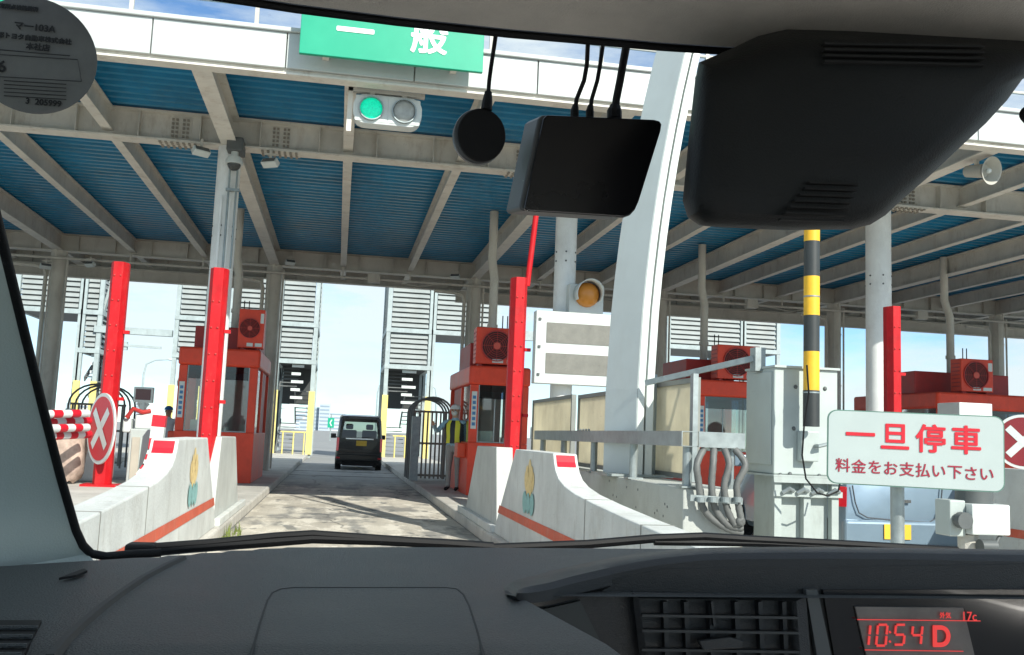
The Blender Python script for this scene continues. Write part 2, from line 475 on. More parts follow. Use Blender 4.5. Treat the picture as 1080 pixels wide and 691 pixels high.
# corrugated deck
prof = []; y = YF+.1
while y < YE+.2:
    prof += [(y, ZD), (y+.085, ZD), (y+.115, ZD+.1), (y+.22, ZD+.1)]
    y += .25
m = MB(); m.loft([[Vector((XL, a, b)) for a, b in prof], [Vector((XR, a, b)) for a, b in prof]], closed=False)
dk = m.build('roof_deck', DECK, cnp)
for yy, h, w, z in ((YB, .46, .3, 5.955), (YC, .45, .28, 5.95), (YE, .4, .22, 5.9)):
    m = MB().ibeam((XL, yy), (XR, yy), z, h, w); bolt_faces = []
    for k in range(-15, 27):                                   # stiffener plates and bolted splices
        x = -1.87+1.78*k/2*1.0
        if XL < x < XR: m.box((x+.44, yy-w/2+.01, z-h+.03), (x+.452, yy+w/2-.01, z-.03))
    if yy == YB:
        for k in range(-3, 6):
            for x in (-1.87+P*k-.75, -1.87+P*k+.75):
                m.box((x-.16, yy-.02, z-h+.06), (x+.16, yy+.02, z-.06))
                m.box((x-.3, yy-w/2-.0, z-h-.012), (x+.3, yy+w/2, z-h-.001))
                sp = m; nf0 = len(m.f)
                for a in range(5):
                    for b in (-.11, -.05, .05, .11):
                        sp.box((x+b-.017, yy-.05, z-h+.09+a*.065), (x+b+.017, yy-.021, z-h+.124+a*.065))
                for b in range(7):
                    for c in (-.13, -.06, .06, .13): sp.box((x-.28+b*.085, yy+c-.018, z-h-.036), (x-.244+b*.085, yy+c+.018, z-h-.013))
                bolt_faces += range(nf0, len(m.f))
    cb_ = m.build('cross_beam', [STEEL if yy == YB else FARSTEEL, mat('bolt_steel', (.3, .27, .22), .5)], cnp)
    for q in bolt_faces: cb_.data.polygons[q].material_index = 1
for x0, x1 in ((XL, -2.3), (3.2, XR)):
    MB().ibeam((x0, YE-.35), (x1, YE-.35), 5.47, .34, .2).build('lower_beam', FARSTEEL, cnp)
for k in range(-8, 17):
    x = -1.87+P/3*k; big = k % 3 == 0
    if not XL < x < XR: continue
    h, w = (.43, .24) if big else (.34, .15)
    MB().ibeam((x, YF+.03), (x, YE-.02), 5.94, h, w, .016, .02).build('rafter', STEEL, cnp)
# columns: white ones under the near beam, grey ones under the far beam
for k in range(-2, 5):
    x = -1.87+P*k+(.2 if k == 2 else 0)
    m = MB().tube([(x, YB, IZ), (x, YB, 5.5)], .175 if k < 2 else .21, 24)
    m.box((x-.3, YB-.3, IZ), (x+.3, YB+.3, IZ+.03))
    c = m.build('column', WHITE, cnp, smooth=True)
    if k == 0:
        for dx in (-.05, .07):
            MB().tube([(x+dx, YB-.21, .2), (x+dx, YB-.21, 4.7)], .022, 8).build('conduit', WHITE, c, smooth=True)
    for z in (3.95,):
        q = MB()
        for a in range(0, 360, 60):
            r0 = (.175 if k < 2 else .21)
            for zz in (4.1, 4.25): q.ball((x+(r0)*math.cos(rad(a+20)), YB+r0*math.sin(rad(a+20)), zz), .016, 6, 4)
        q.split('bolt', DGREY, c)
    x = -1.87+P*k
    m = MB().tube([(x, YC, IZ), (x, YC, 5.52)], .2, 20)
    for z in (1.9, 3.1, 4.6): m.tube([(x, YC, z), (x, YC, z+.03)], .215, 20)
    c = m.build('column', FARSTEEL, cnp, smooth=True)
    q = MB().tube([(x-.27, YC-.05, .2), (x-.27, YC-.05, 4.9), (x-.32, YC-.05, 5.05), (x-.55, YC-.06, 5.1), (x-1.1, YC-.08, 5.12)], .05, 10)
    q.tube([(x+.24, YC-.12, .2), (x+.24, YC-.12, 5.4)], .028, 8); q.tube([(x-.12, YC-.25, .2), (x-.12, YC-.25, 5.3)], .02, 8)
    q.build('drain_pipe', FARSTEEL, c, smooth=True)
# pipe run and cable trays at the far beam
m = MB().tube([(XL, YC-.35, 5.28), (XR, YC-.35, 5.28)], .035, 8)
for k in range(-8, 14):
    m.box((-1.87+1.78*k-.02, YC-.37, 5.3), (-1.87+1.78*k+.02, YC-.33, 5.52))
m.build('pipe_run', FARSTEEL, cnp, smooth=True)
m = MB()
for k in (-2, 0, 1, 2, 3):
    x = -1.87+P*k+2.6
    m.box((x-.16, YC-.45, 5.18), (x+.16, YC-.25, 5.42)); m.tube([(x+.16, YC-.35, 5.3), (x+1.2, YC-.35, 5.16), (x+1.9, YC-.3, 5.3)], .012, 6)
m.split('junction_box', FARSTEEL, cnp)
# roof top handrail and sign stays
m = MB()
for i in range(-9, 18):
    x = -1.3+1.5*i; m.bar((x, YF+.5, 6.06), (x, YF+.5, 7.1), .05, .05)
for z in (6.55, 7.07): m.tube([(XL, YF+.5, z), (XR, YF+.5, z)], .025, 8)
for k in range(-2, 4):
    for x in (-.45, 1.2): m.bar((x+P*k, YF+.05, 6.06), (x+P*k, YF+.05, 6.6), .08, .08); m.bar((x+P*k, YF+.05, 6.5), (x+P*k+.3, YF+1.2, 6.06), .06, .06)
m.build('roof_handrail', FARSTEEL, cnp)

# ------------------------------------------------------------------ overhead signs
def overhead_sign(dx, label, letters):
    s = thing('overhead_sign', label, 'sign', (dx+.39, YF-.35, 5.63), 'green lane signs over the fascia')
    MB().box((dx-.7, YF-.4, 5.63), (dx+1.48, YF-.34, 6.5)).build('panel', GREENS, s, bevel=.006)
    b = MB()
    for x in (-.4, 1.15): b.box((dx+x-.04, YF-.337, 5.7), (dx+x+.04, YF-.065, 5.78)); b.box((dx+x-.04, YF-.337, 6.2), (dx+x+.04, YF-.105, 6.28))
    b.split('bracket', STEEL, s)
    if letters:
        p1, p2 = at(375, 32, YF-.402), at(453, 38.5, YF-.402)
        for ch, p in (('一', p1), ('般', p2)):
            text('lettering', ch, .46, mat('sign_letter_white', (.85, .87, .85), .4, var=.02), s, frame_matrix(p, XA, ZA), .003, .011)
    return s
overhead_sign(0, 'green overhead sign with white characters above the traffic light', True)
overhead_sign(-P, 'green overhead sign behind the round sticker, over the closed lane', False)

# ------------------------------------------------------------------ lane signal
p0 = at(409, 116, YF+.25)
s = thing('lane_signal', 'white two lamp traffic light with its green lamp lit under the fascia', 'traffic light', tuple(p0))
MB().prism(roundrect(p0+YA*.02, XA, ZA, .86, .38, .15), (0, .22, 0)).build('housing', mat('signal_housing', (.62, .66, .64), .4), s, bevel=.012)
MB().prism(roundrect(p0+Vector((-.205, .012, 0)), XA, ZA, .4, .33, .02), (0, .01, 0)).prism(roundrect(p0+Vector((.205, .012, 0)), XA, ZA, .4, .33, .02), (0, .01, 0)).split('door_panel', SIGNW, s, bevel=.004)
for sx, mm in ((-1, mat('green_lens', (.0, .62, .36), .3, emit=.3, var=.3, scale=40)), (1, mat('clear_lens', (.34, .35, .33), .25, var=.2, scale=10))):
    c = p0+Vector((sx*.205, -.002, 0))
    ln = MB().ball(c+YA*.012, .14, 24, 8, (1, .22, 1)).build('lens', mm, s, smooth=True)
    R = []
    for rr, yy in ((.142, .01), (.142, -.03), (.155, -.03), (.155, .01)): R.append(disc(c+YA*yy, XA, ZA, rr))
    MB().loft(R).build('lens_rim', GALV, ln, smooth=True)
m = MB().box(p0+Vector((-.5, .05, -.3)), p0+Vector((-.44, .13, .48))).box(p0+Vector((-.5, .05, .22)), p0+Vector((.46, .13, .27)))
for dx in (-.2, .2): m.box(p0+Vector((dx-.03, .06, .18)), p0+Vector((dx+.03, .12, .235)))
m.build('bracket', STEEL, s)

# ------------------------------------------------------------------ floodlights, camera, horn
def floodlight(px, py, Y, yawd, label, near=True):
    p = at(px, py, Y); s = thing('floodlight', label, 'floodlight', tuple(p), 'small floodlights under the canopy beams')
    M = Matrix.Translation(p) @ Matrix.Rotation(rad(yawd), 4, 'Z') @ Matrix.Rotation(rad(-35), 4, 'X')
    MB().box((-.13, -.06, -.05), (.13, .06, .05), M).build('housing', SIGNW, s, bevel=.012)
    MB().box((-.11, -.067, -.035), (.11, -.061, .035), M).build('lamp_glass', mat('lamp_glass', (.12, .13, .13), .15), s)
    MB().bar(p+Vector((0, .02, .05)), p+Vector((0, .02, .2)), .04, .04).bar(p+Vector((-.1, .02, .14)), p+Vector((.1, .02, .14)), .03, .03).build('bracket', FARSTEEL, s)
floodlight(212, 160, YB-.2, 35, 'white floodlight left of the dome camera')
floodlight(285, 172, YB-.2, -30, 'white floodlight right of the dome camera')
floodlight(48, 281, YC-.5, 30, 'floodlight left of the far grey column at the pillar')
floodlight(95, 279, YC-.5, -30, 'floodlight between the far grey column and the tall red guard post')
floodlight(306, 277, YC-.5, 20, 'floodlight at the far beam above the left louvred tower')
floodlight(480, 292, YC-.5, -20, 'floodlight at the far beam above the right louvred tower')
p = at(247, 172, YB-.3)
s = thing('dome_camera', 'white dome security camera hanging on the white column', 'security camera', tuple(p))
MB().box(p+Vector((-.12, -.1, .17)), p+Vector((.12, .3, .38))).split('junction_box', DGREY, s, bevel=.015)
MB().tube([p+ZA*.19, p+ZA*.1, p+ZA*.09, p+ZA*.02, p-ZA*.02], [.05, .06, .1, .13, .13], 20).build('housing', SIGNW, s, smooth=True)
MB().ball(p-ZA*.022, .1, 20, 8, (1, 1, 1), -90, 0).build('dome', mat('smoked_dome', (.04, .045, .045), .08), s, smooth=True)
m = MB()
for dx in (-.06, .05): m.tube([p+Vector((dx, .06, .02)), p+Vector((dx, .06, -.25)), p+Vector((dx, .06, -1.6))], .016, 8)
m.box(p+Vector((-.1, .03, -.42)), p+Vector((.1, .1, -.38))).build('conduit', GALV, s, smooth=True)
p = at(1046, 180, YF+.35); d = Vector((.25, -.93, -.2)).normalized(); x = d.cross(ZA).normalized(); yv = x.cross(d)
s = thing('horn_speaker', 'grey horn loudspeaker hanging under the canopy edge', 'loudspeaker', tuple(p))
R = [disc(p-d*a, x, yv, r) for a, r in ((.0, .2), (-.005, .2), (.0, .18), (.12, .09), (.2, .05))]
MB().loft(R).tube([p-d*.12, p-d*.2, p-d*.42], [.1, .1, .085], 16).build('horn', mat('horn_grey', (.42, .41, .36), .5), s, smooth=True)
MB().ball(p-d*.05, .04, 12, 6).build('driver_cap', SIGNW, s, smooth=True)
MB().bar(p-d*.25, p-d*.25+ZA*.3, .05, .05).build('bracket', STEEL, s)

# ================================================================== ISLAND FURNITURE
# ------------------------------------------------------------------ barrier wings
PROF = [(3.4, IZ), (3.4, .70), (5.0, .735), (5.9, .765), (6.7, .80), (7.3, .835), (7.65, .875), (7.85, .92), (7.97, .98), (8.04, 1.05), (8.09, 1.13), (9.85, 1.13), (11.05, IZ)]
def emblem(root, X, sgn, Yc, zc):
    # tulip-like badge on the lane face: yellow petals over blue-green leaves
    e = 0.004*sgn
    def pet(dy, dz, r1, r2, th): 
        a = Vector((0, math.cos(th), math.sin(th))); b = Vector((0, -math.sin(th), math.cos(th)))
        return disc(Vector((X+e, Yc+dy, zc+dz)), a, b, r1, 16, r2)
    m = MB()
    for j, (dy, dz, a, b, t) in enumerate(((0, .16, .075, .11, 0), (-.15, .06, .08, .1, .5), (.15, .06, .08, .1, -.5), (0, .01, .14, .11, 0), (-.1, .13, .07, .08, .3), (.1, .13, .07, .08, -.3))):
        m.add([v+Vector((sgn*.0008*j, 0, 0)) for v in pet(dy, dz, a, b, t)], [tuple(range(16))])
    m.build('emblem_flower', mat('emblem_yellow', (.74, .56, .25), .6, var=.2, scale=20), root)
    m = MB()
    for j, (dy, dz, a, b, t) in enumerate(((-.17, -.15, .1, .11, .7), (.17, -.15, .1, .11, -.7), (0, -.15, .09, .1, 0))):
        m.add([v+Vector((sgn*(.006+.0008*j), 0, 0)) for v in pet(dy, dz, a, b, t)], [tuple(range(16))])
    m.build('emblem_leaf', mat('emblem_green', (.24, .46, .44), .6, var=.2, scale=20), root)
def barrier(X, sgn, label, badge=True):
    # sgn: direction the lane face looks (+1 towards +X)
    s = thing('barrier_wing', label, 'barrier', (X, 8, IZ), 'white concrete barrier wings')
    th = .215
    rings = []
    for wy in (0, 1):
        rings.append([Vector((X-sgn*wy*(th+(.16 if y < 7 else 0)*0), y, z)) for y, z in PROF])
    MB().loft(rings, caps=True).build('concrete_body', WCONC, s, bevel=.012)
    a = X+sgn*.004
    MB().quad((a, 3.6, .40), (a, 10.78, .40), (a, 10.68, .49), (a, 3.6, .49)).build('stripe', ORED, s)
    mm = MB(); y0, z0, y1, z1 = 7.985, 1.075, 7.84, 1.015
    xa, xb = X-sgn*.025, X-sgn*.19
    o = Vector((0, -.004, .004))
    mm.quad(Vector((xa, 8.078, 1.112))+o, Vector((xb, 8.078, 1.112))+o, Vector((xb, 8.043, 1.055))+o, Vector((xa, 8.043, 1.055))+o, ).quad(Vector((xa, 8.043, 1.055))+o, Vector((xb, 8.043, 1.055))+o, Vector((xb, 8.005, 1.015))+o, Vector((xa, 8.005, 1.015))+o).build('red_mark', SIGNRED, s)
    for yj in (5.62, 6.95):
        zj = next(z0+(z1-z0)*(yj-y0)/(y1-y0) for (y0, z0), (y1, z1) in zip(PROF[1:], PROF[2:]) if y0 <= yj <= y1)
        MB().box((X-sgn*th-sgn*.0, yj, zj+.0005), (X+sgn*.0025, yj+.012, zj+.003)).box((X+sgn*.0005, yj, IZ), (X+sgn*.0025, yj+.012, zj)).build('form_joint', mat('joint_grey', (.2, .2, .18), .9), s)
    if badge: emblem(s, X, sgn, 9.05, .78)
    return s
barrier(-1.25, 1, 'white barrier wing with flower badge left of the lane ahead')
barrier(1.85, -1, 'white barrier wing with flower badge right of the lane ahead')
barrier(1.85+P, -1, 'white barrier wing at the right edge of the photo beside the small white box', False)
def slab(X, sgn, label):
    s = thing('barrier_slab', label, 'barrier', (X, 12, IZ), 'plain concrete slabs behind the wings')
    poly = [(X, 10.95, IZ), (X, 11.2, 1.13), (X, 12.75, 1.12), (X, 13.7, IZ)]
    MB().prism(poly, (-sgn*.2, 0, 0)).build('concrete_body', mat('slab_concrete', (.5, .52, .49), .8, var=.15, bump=.3, dirt=.5, dirtcol=(.3, .28, .24), scale=1.6), s, bevel=.012)
    MB().box((X+sgn*.0, 10.98, IZ), (X+sgn*.07, 14, IZ+.09)).build('foot', WCONC, s, bevel=.01)
slab(-1.27, 1, 'plain grey slab behind the left white barrier wing')
slab(1.87, -1, 'plain grey slab in front of the red booth right of the lane')

# ------------------------------------------------------------------ red guard posts
def guard(x, y, z1, label, IZ=IZ):
    s = thing('guard_post', label, 'guard post', (x, y, IZ), 'red steel guard posts')
    h = z1-IZ
    w = .1
    sec = [(-w, -.0), (-w*.55, -.09), (w*.55, -.09), (w, 0), (w, .09), (w*.9, .09), (w*.9, .005), (w*.5, -.08), (-w*.5, -.08), (-w*.9, .005), (-w*.9, .09), (-w, .09)]
    MB().prism([(x+a, y+b, IZ+.02) for a, b in sec], (0, 0, h)).build('channel', RED, s, bevel=.004)
    MB().box((x-.2, y-.16, IZ), (x+.2, y+.16, IZ+.025)).build('base_plate', RED, s)
    m = MB()
    for k in range(int((h-.5)/.3)+1):
        for dx in (-.035, .035): m.ball((x+dx, y-.092, IZ+.4+k*.3), .013, 8, 4)
    m.split('bolt', DARKRED, s)
    m = MB()
    for z in (1.5, 2.3): m.box((x+.1, y-.02, z), (x+.17, y+.03, z+.04))
    m.split('lug', RED, s)
    return s
guard(-1.43, 11.2, 3.02, 'tall red guard post in front of the white column left of the lane')
guard(-2.69, 12.0, 3.14, 'tall red guard post carrying the round crossed sign', PZ)
guard(2.1, 11.35, 3.18, 'tall red guard post left of the white message board')
guard(7.42, 11.8, 3.22, 'short red guard post beside the thick white column on the right')
p = at(556, 300, 11.4); q = at(570, 190, 11.4)
tag(MB().tube([p-ZA*.02, q, q+(q-p)*.6], .035, 10).build('red_rod', RED, smooth=True), 'thin red rod rising above the guard post by the message board', 'rod')

# ------------------------------------------------------------------ round crossed signs
def cross_sign(c, xdir, r, label, red):
    s = thing('crossed_sign', label, 'sign', tuple(c), 'round red crossed signs')
    x = Vector(xdir).normalized(); n = x.cross(ZA).normalized()      # faces n
    MB().prism(disc(c, x, ZA, r, 40), -n*.02).build('rim', SIGNW, s)
    MB().prism(disc(c+n*.004, x, ZA, r*.9, 40), -n*.003).build('disc', red, s)
    m = MB()
    for t in (45, -45):
        d = x*math.cos(rad(t))+ZA*math.sin(rad(t)); k = n.cross(d)
        o = c+n*(.007 if t > 0 else .009)
        a, b = d*r*.72, k*r*.13
        m.quad(o+a+b, o+a-b, o-a-b, o-a+b)
    m.build('cross', SIGNW, s)
    MB().box(c-n*.1-Vector((.03, .03, .1)), c-n*.02+Vector((.03, .03, .1))).build('bracket', GALV, s)
cross_sign(at(106, 452, 11.85), (.55, -.83, 0), .415, 'round red sign with a white cross on the left red guard post', SIGNRED)
cross_sign(at(1079, 466, 13.2), (.9, -.43, 0), .42, 'round dark red sign with a pale cross at the right edge', mat('faded_sign_red', (.2, .007, .014), .5))

# ------------------------------------------------------------------ booths
def ac_unit(x0, y0, z0, w, h, label):
    s = thing('ac_unit', label, 'air conditioner', (x0+w/2, y0, z0), 'red air conditioners on the booth roofs')
    MB().box((x0, y0, z0+.04), (x0+w, y0+.38, z0+h)).build('case', BOOTHRED, s, bevel=.015)
    c = Vector((x0+w*.45, y0-.004, z0+h*.53)); r = min(w, h)*.38
    R = [disc(c+YA*yy, XA, ZA, rr, 32) for rr, yy in ((r*1.06, .003), (r*1.06, -.03), (r, -.03), (r*.98, .003))]
    fan = MB().loft(R).build('fan_ring', DARKRED, s, smooth=True)
    MB().add(disc(c, XA, ZA, r, 32), [tuple(range(32))]).build('fan_recess', mat('fan_dark', (.05, .012, .012), .6), fan)
    m = MB()
    for k in range(1, 7): 
        rr = r*k/7
        m.tube([v for v in disc(c-YA*.022, XA, ZA, rr, 24)]+[disc(c-YA*.022, XA, ZA, rr, 24)[0]], .005, 4, False)
    for k in range(8):
        a = 2*math.pi*k/8; m.bar(c-YA*.022, c-YA*.022+Vector((math.cos(a), 0, math.sin(a)))*r, .008, .008)
    m.build('fan_grille', DARKRED, fan)
    MB().prism(disc(c-YA*.03, XA, ZA, r*.24, 20), (0, .02, 0)).build('fan_hub', mat('hub_red', (.6, .09, .06), .5), fan)
    MB().box((x0+w*.84, y0-.006, z0+h*.66), (x0+w*.97, y0-.001, z0+h*.9)).build('rating_plate', SIGNW, s)
    m = MB()
    for a, b in ((.36, .6), (.68, .95)): m.box((x0+w*a, y0-.006, z0+.07), (x0+w*b, y0-.001, z0+.14))
    m.split('label_plate', SIGNW, s)
    m = MB()
    for k in range(7): m.box((x0-.006, y0+.05, z0+.14+k*h*.11), (x0+.001, y0+.33, z0+.165+k*h*.11))
    m.build('side_louvre', DARKRED, s)
    MB().box((x0+.06, y0+.05, z0), (x0+.14, y0+.33, z0+.04)).box((x0+w-.14, y0+.05, z0), (x0+w-.06, y0+.33, z0+.04)).build('foot', DARKRED, s)
    return s
def booth(x0, y0, w, L, H, label, slit=-1):
    z0 = IZ; s = thing('toll_booth', label, 'toll booth', (x0+w/2, y0+L/2, z0), 'red toll booths')
    x1, y1, t = x0+w, y0+L, .1; zs, zt = z0+.98, z0+H-.36
    def Bx(m, a, b): return m.box(a, b)
    m = MB()
    m.box((x0, y0, z0), (x1, y0+.06, zs-.002)); m.box((x0, y1-.06, z0), (x1, y1, zt))
    m.box((x0, y0+.062, z0), (x0+.06, y1-.062, zs-.002)); m.box((x1-.06, y0+.062, z0), (x1, y1-.062, zs-.002))
    m.build('wall', BOOTHRED, s, bevel=.01)
    m = MB()
    tw = .16
    for a, b in ((x0, x0+tw), (x1-tw, x1)):
        m.box((a+.001, y0+.001, zs), (b-.001, y0+.1, zt-.001))
        m.box((a+.001, y0+L*.42, zs), (b-.001, y0+L*.42+.1, zt-.001))
    m.build('corner_post', BOOTHRED, s, bevel=.012)
    ov = .03
    MB().prism([v for v in roundrect((x0+w/2, y0+L/2, zt), XA, YA, w+2*ov, L+2*ov, .08)], (0, 0, z0+H-zt)).build('roof', BOOTHRED, s, bevel=.05, seg=3)
    fw = MB().quad((x0+tw, y0+.04, zs), (x1-tw, y0+.04, zs), (x1-tw, y0+.04, zt-.26), (x0+tw, y0+.04, zt-.26)).build('front_window', BOOTHGL, s)
    MB().quad((x0+tw, y0+.04, zt-.258), (x1-tw, y0+.04, zt-.258), (x1-tw, y0+.04, zt), (x0+tw, y0+.04, zt)).build('tint_band', BOOTHGLD, fw)
    m = MB()
    for x in (x0+tw, x1-tw-.02): m.box((x, y0+.03, zs+.001), (x+.02, y0+.05, zt-.002))
    m.box((x0+tw+.022, y0+.03, zs+.001), (x1-tw-.022, y0+.05, zs+.02)).box((x0+w*.42, y0+.03, zs+.021), (x0+w*.42+.02, y0+.05, zt-.262))
    m.build('window_frame', GALV, fw)
    for xx in (x0+.03, x1-.03):
        MB().quad((xx, y0+.13, zs), (xx, y0+L*.42-.02, zs), (xx, y0+L*.42-.02, zt), (xx, y0+.13, zt)).build('side_window', BOOTHGL, s)
        MB().quad((xx, y0+L*.42+.12, zs), (xx, y1-.5, zs), (xx, y1-.5, zt), (xx, y0+L*.42+.12, zt)).build('door_panel', DARKRED, s)
    MB().box((x0+.1, y0+.2, zs-.22), (x1-.1, y0+.6, zs-.17)).box((x0+.25, y0+.25, zs-.16), (x0+.5, y0+.5, zs+.22)).box((x0+.7, y0+.3, zs-.16), (x0+.95, y0+.55, zs+.1)).build('desk', mat('booth_interior', (.55, .58, .54), .6, var=.2, scale=4), s)
    MB().box((x0+.07, y1-.5, zs), (x1-.07, y1-.45, zt)).build('partition', mat('booth_partition', (.56, .64, .6), .7, var=.25, scale=2), s)
    MB().box((x0+.03, y0-.018, zs+.25), (x0+.13, y0-.001, zs+.95)).build('notice_strip', SIGNW, s)
    m = MB()
    for k in range(6): m.box((x0+.05, y0-.023, zs+.31+k*.1), (x0+.11, y0-.019, zs+.37+k*.1))
    m.build('notice_marks', mat('blue_ink', (.05, .2, .42), .5), s)
    MB().box((x0-.16, y0+.25, zs-.3), (x0-.001, y0+.75, zs-.02)).build('cash_ledge', mat('bright_red_orange', (.66, .07, .02), .45), s, bevel=.02)
    MB().box((x0+.1, y0+1.0, z0+H), (x1-.1, y0+2.6, z0+H+.52)).build('roof_duct', DARKRED, s, bevel=.02)
    MB().tube([(x0+w*.55, y0+1.6, z0+H+.5), (x0+w*.55, y0+1.6, 4.5), (x0+w*.5, y0+1.62, 4.9), (x0+w*.5, y0+1.62, 5.94)], .09, 12).tube([(x0+w*.55, y0+1.6, z0+H+.9), (x0+w*.55, y0+1.6, z0+H+.98)], .11, 12).build('vent_pipe', FARSTEEL, s, smooth=True)
    m = MB()
    for dx in (.18, .28): m.tube([(x0+w*.55+dx, y0+1.4, z0+H+.5), (x0+w*.55+dx, y0+1.4, z0+H+1.15)], .012, 6)
    m.build('cable_riser', BLACK, s)
    return s
booth(2.42, 17.7, 1.12, 3.2, 2.42, 'red toll booth with a broad front window right of the lane ahead')
ac_unit(2.5, 17.75, IZ+2.42, .88, .74, 'red air conditioner on the booth right of the lane ahead')
booth(-3.1, 19.4, 1.5, 3.0, 2.62, 'red toll booth behind the red guard post left of the lane')
ac_unit(-2.05, 19.5, IZ+2.62, .5, .82, 'red air conditioner on the booth left of the lane')
booth(7.55, 19.3, 1.35, 3.2, 2.5, 'red toll booth seen behind the cream screens and the cabinet')
ac_unit(8.0, 19.35, IZ+2.5, .98, .78, 'red air conditioner behind the galvanised bar, on the middle right booth')
booth(12.75, 18.6, 2.6, 3.4, 2.45, 'red toll booth farthest right, behind the stop sign')
ac_unit(13.35, 18.65, IZ+2.45, .78, .76, 'red air conditioner on the booth farthest right')

# ------------------------------------------------------------------ message board with beacon
YL = 14.4
a, b = at(566, 327, YL), at(566, 404, YL); xr = a.x+1.42
s = thing('message_board', 'white two row message board with grey blank displays on the column', 'message board', ((a.x+xr)/2, YL, b.z))
z0, z1 = b.z, a.z
MB().box((a.x, YL, z0), (xr, YL+.22, z1)).build('case', SIGNW, s, bevel=.012)
hh = (z1-z0)
for k, (u0, u1) in enumerate(((.14, .42), (.56, .84))):
    d = MB().box((a.x+.17, YL-.008, z0+hh*u0), (xr-.12, YL-.002, z0+hh*u1)).build('display', mat('blank_display', (.2, .195, .17), .3, var=.15, scale=5), s)
m = MB()
for z in (.12, .5, .88): m.box((a.x+.04, YL-.02, z0+hh*z-.02), (a.x+.08, YL-.001, z0+hh*z+.02))
m.split('latch', DGREY, s)
MB().box((3.3, YL+.222, z0+.2), (3.62, YB-.18, z0+.28)).box((3.3, YL+.222, z1-.28), (3.62, YB-.18, z1-.2)).build('bracket', GALV, s)
pb = at(619, 311, YL)
s2 = thing('beacon_lamp', 'amber beacon lamp in a white hooded box on the message board', 'beacon', (pb.x, YL, z1))
MB().box((pb.x-.28, YL+.02, z1), (pb.x+.28, YL+.3, z1+.46)).build('case', SIGNW, s2, bevel=.012)
lc = Vector((pb.x, YL-.0, pb.z))
MB().ball(lc, .2, 24, 10, (1, .75, 1)).build('lens', mat('amber_lens', (.62, .24, .03), .25, var=.15), s2, smooth=True)
R = []
for (rr, yy0) in ((.215, .02), (.215, -.3)):
    R.append([lc+Vector((rr*math.cos(rad(t)), yy0*(1 if yy0 > 0 else (.25+.75*max(0, math.sin(rad(t*.5+ 45 - 0))))), rr*math.sin(rad(t)))) for t in range(-30, 211, 12)])
m = MB().loft(R, closed=False); ob = m.build('hood', SIGNW, s2, smooth=True)
so = ob.modifiers.new('solid', 'SOLIDIFY'); so.thickness = .012

# ------------------------------------------------------------------ curved arch post
s = thing('arch_post', 'broad pale grey curved steel post rising past the canopy edge', 'post', (3.1, 9.4, .9))
def curve_x(z): return .027*max(0, z-1.4)**2
zs = [.9, 1.8, 2.6, 3.0, 3.4, 3.8, 4.2, 4.6, 5.0, 5.4, 5.8, 6.2, 6.6]
xl = at(637, 450, 9.8).x
def strip(xa, xb, ya, yb):
    return MB().loft([[Vector((xl+curve_x(z)+xx, yy, z)) for xx, yy in ((xa, ya), (xb, ya), (xb, yb), (xa, yb))] for z in zs], caps=True)
APAINT = mat('arch_paint', (.56, .61, .6), .45, var=.06, dirt=.2, dirtcol=(.4, .38, .33), scale=1.4)
def skew(pts): return MB().loft([[Vector((xl+curve_x(z)+a_, b_, z)) for a_, b_ in pts] for z in zs], caps=True)
skew([(0, 9.8), (.215, 9.36), (.27, 9.5), (.08, 9.86)]).build('box_section', APAINT, s, bevel=.008)
strip(.22, .295, 9.36, 9.5).build('flange', SIGNW, s, bevel=.006)
strip(.297, .318, 9.45, 9.6).build('seam', DGREY, s)
strip(.32, .4, 9.38, 9.52).build('flange', SIGNW, s, bevel=.006)
MB().box((xl-.1, 9.3, .905), (xl+.6, 9.9, .93)).build('base_plate', GALV, s)

# ------------------------------------------------------------------ plinth with guard rail and pipes
s = thing('concrete_plinth', 'long pale concrete plinth under the galvanised rail', 'plinth', (3.4, 9.5, IZ))
PLC = mat('plinth_concrete', (.44, .46, .43), .8, var=.12, bump=.3, dirt=.5, dirtcol=(.28, .26, .22), scale=1.8)
MB().box((2.8, 7.45, IZ), (3.3, 12.6, .9)).build('concrete_body', PLC, s, bevel=.015)
m = MB()
for k in range(14):
    y, z = 7.7+random.random()*3, .6+random.random()*.25
    m.box((2.797, y, z), (2.8035, y+.015, z+.02))
m.split('tie_hole', DGREY, s)
rl = thing('guard_rail', 'galvanised channel rail on short legs along the plinth', 'rail', (2.85, 9.5, .9))
m = MB().box((2.76, 7.4, 1.235), (2.9, 13.3, 1.241)).box((2.76, 7.4, 1.241), (2.768, 13.3, 1.36)).box((2.768, 7.4, 1.354), (2.9, 13.3, 1.36))
m.box((2.9, 7.38, 1.235), (3.3, 7.39, 1.36)).box((2.905, 7.39, 1.354), (3.3, 7.5, 1.36)).box((2.905, 7.39, 1.235), (3.3, 7.5, 1.241))
m.build('channel', GALV, rl)
for k, y in enumerate((7.5, 8.95, 10.4, 11.85, 13.1)):
    MB().tube([(2.85, y, .9), (2.85, y, 1.235)], .04, 12).box((2.78, y-.07, .9), (2.93, y+.07, .915)).build('leg', GALV, rl, smooth=False)
for x in (3.22,):
    MB().tube([(x, 7.5, .9), (x, 7.5, 1.235)], .035, 12).build('leg', GALV, rl)
m = MB()
for k in range(5): m.ball((2.755, 10.3+k*.12, 1.368), .014, 8, 5)
m.split('bolt', GALV, rl)
cd_ = thing('conduit_bundle', 'four ribbed grey conduits bending down from the rail to the cabinet', 'conduits', (3.4, 7.3, .9))
HOSE = mat('conduit_hose', (.12, .125, .12), .55, var=.2, dirt=.3, scale=9)
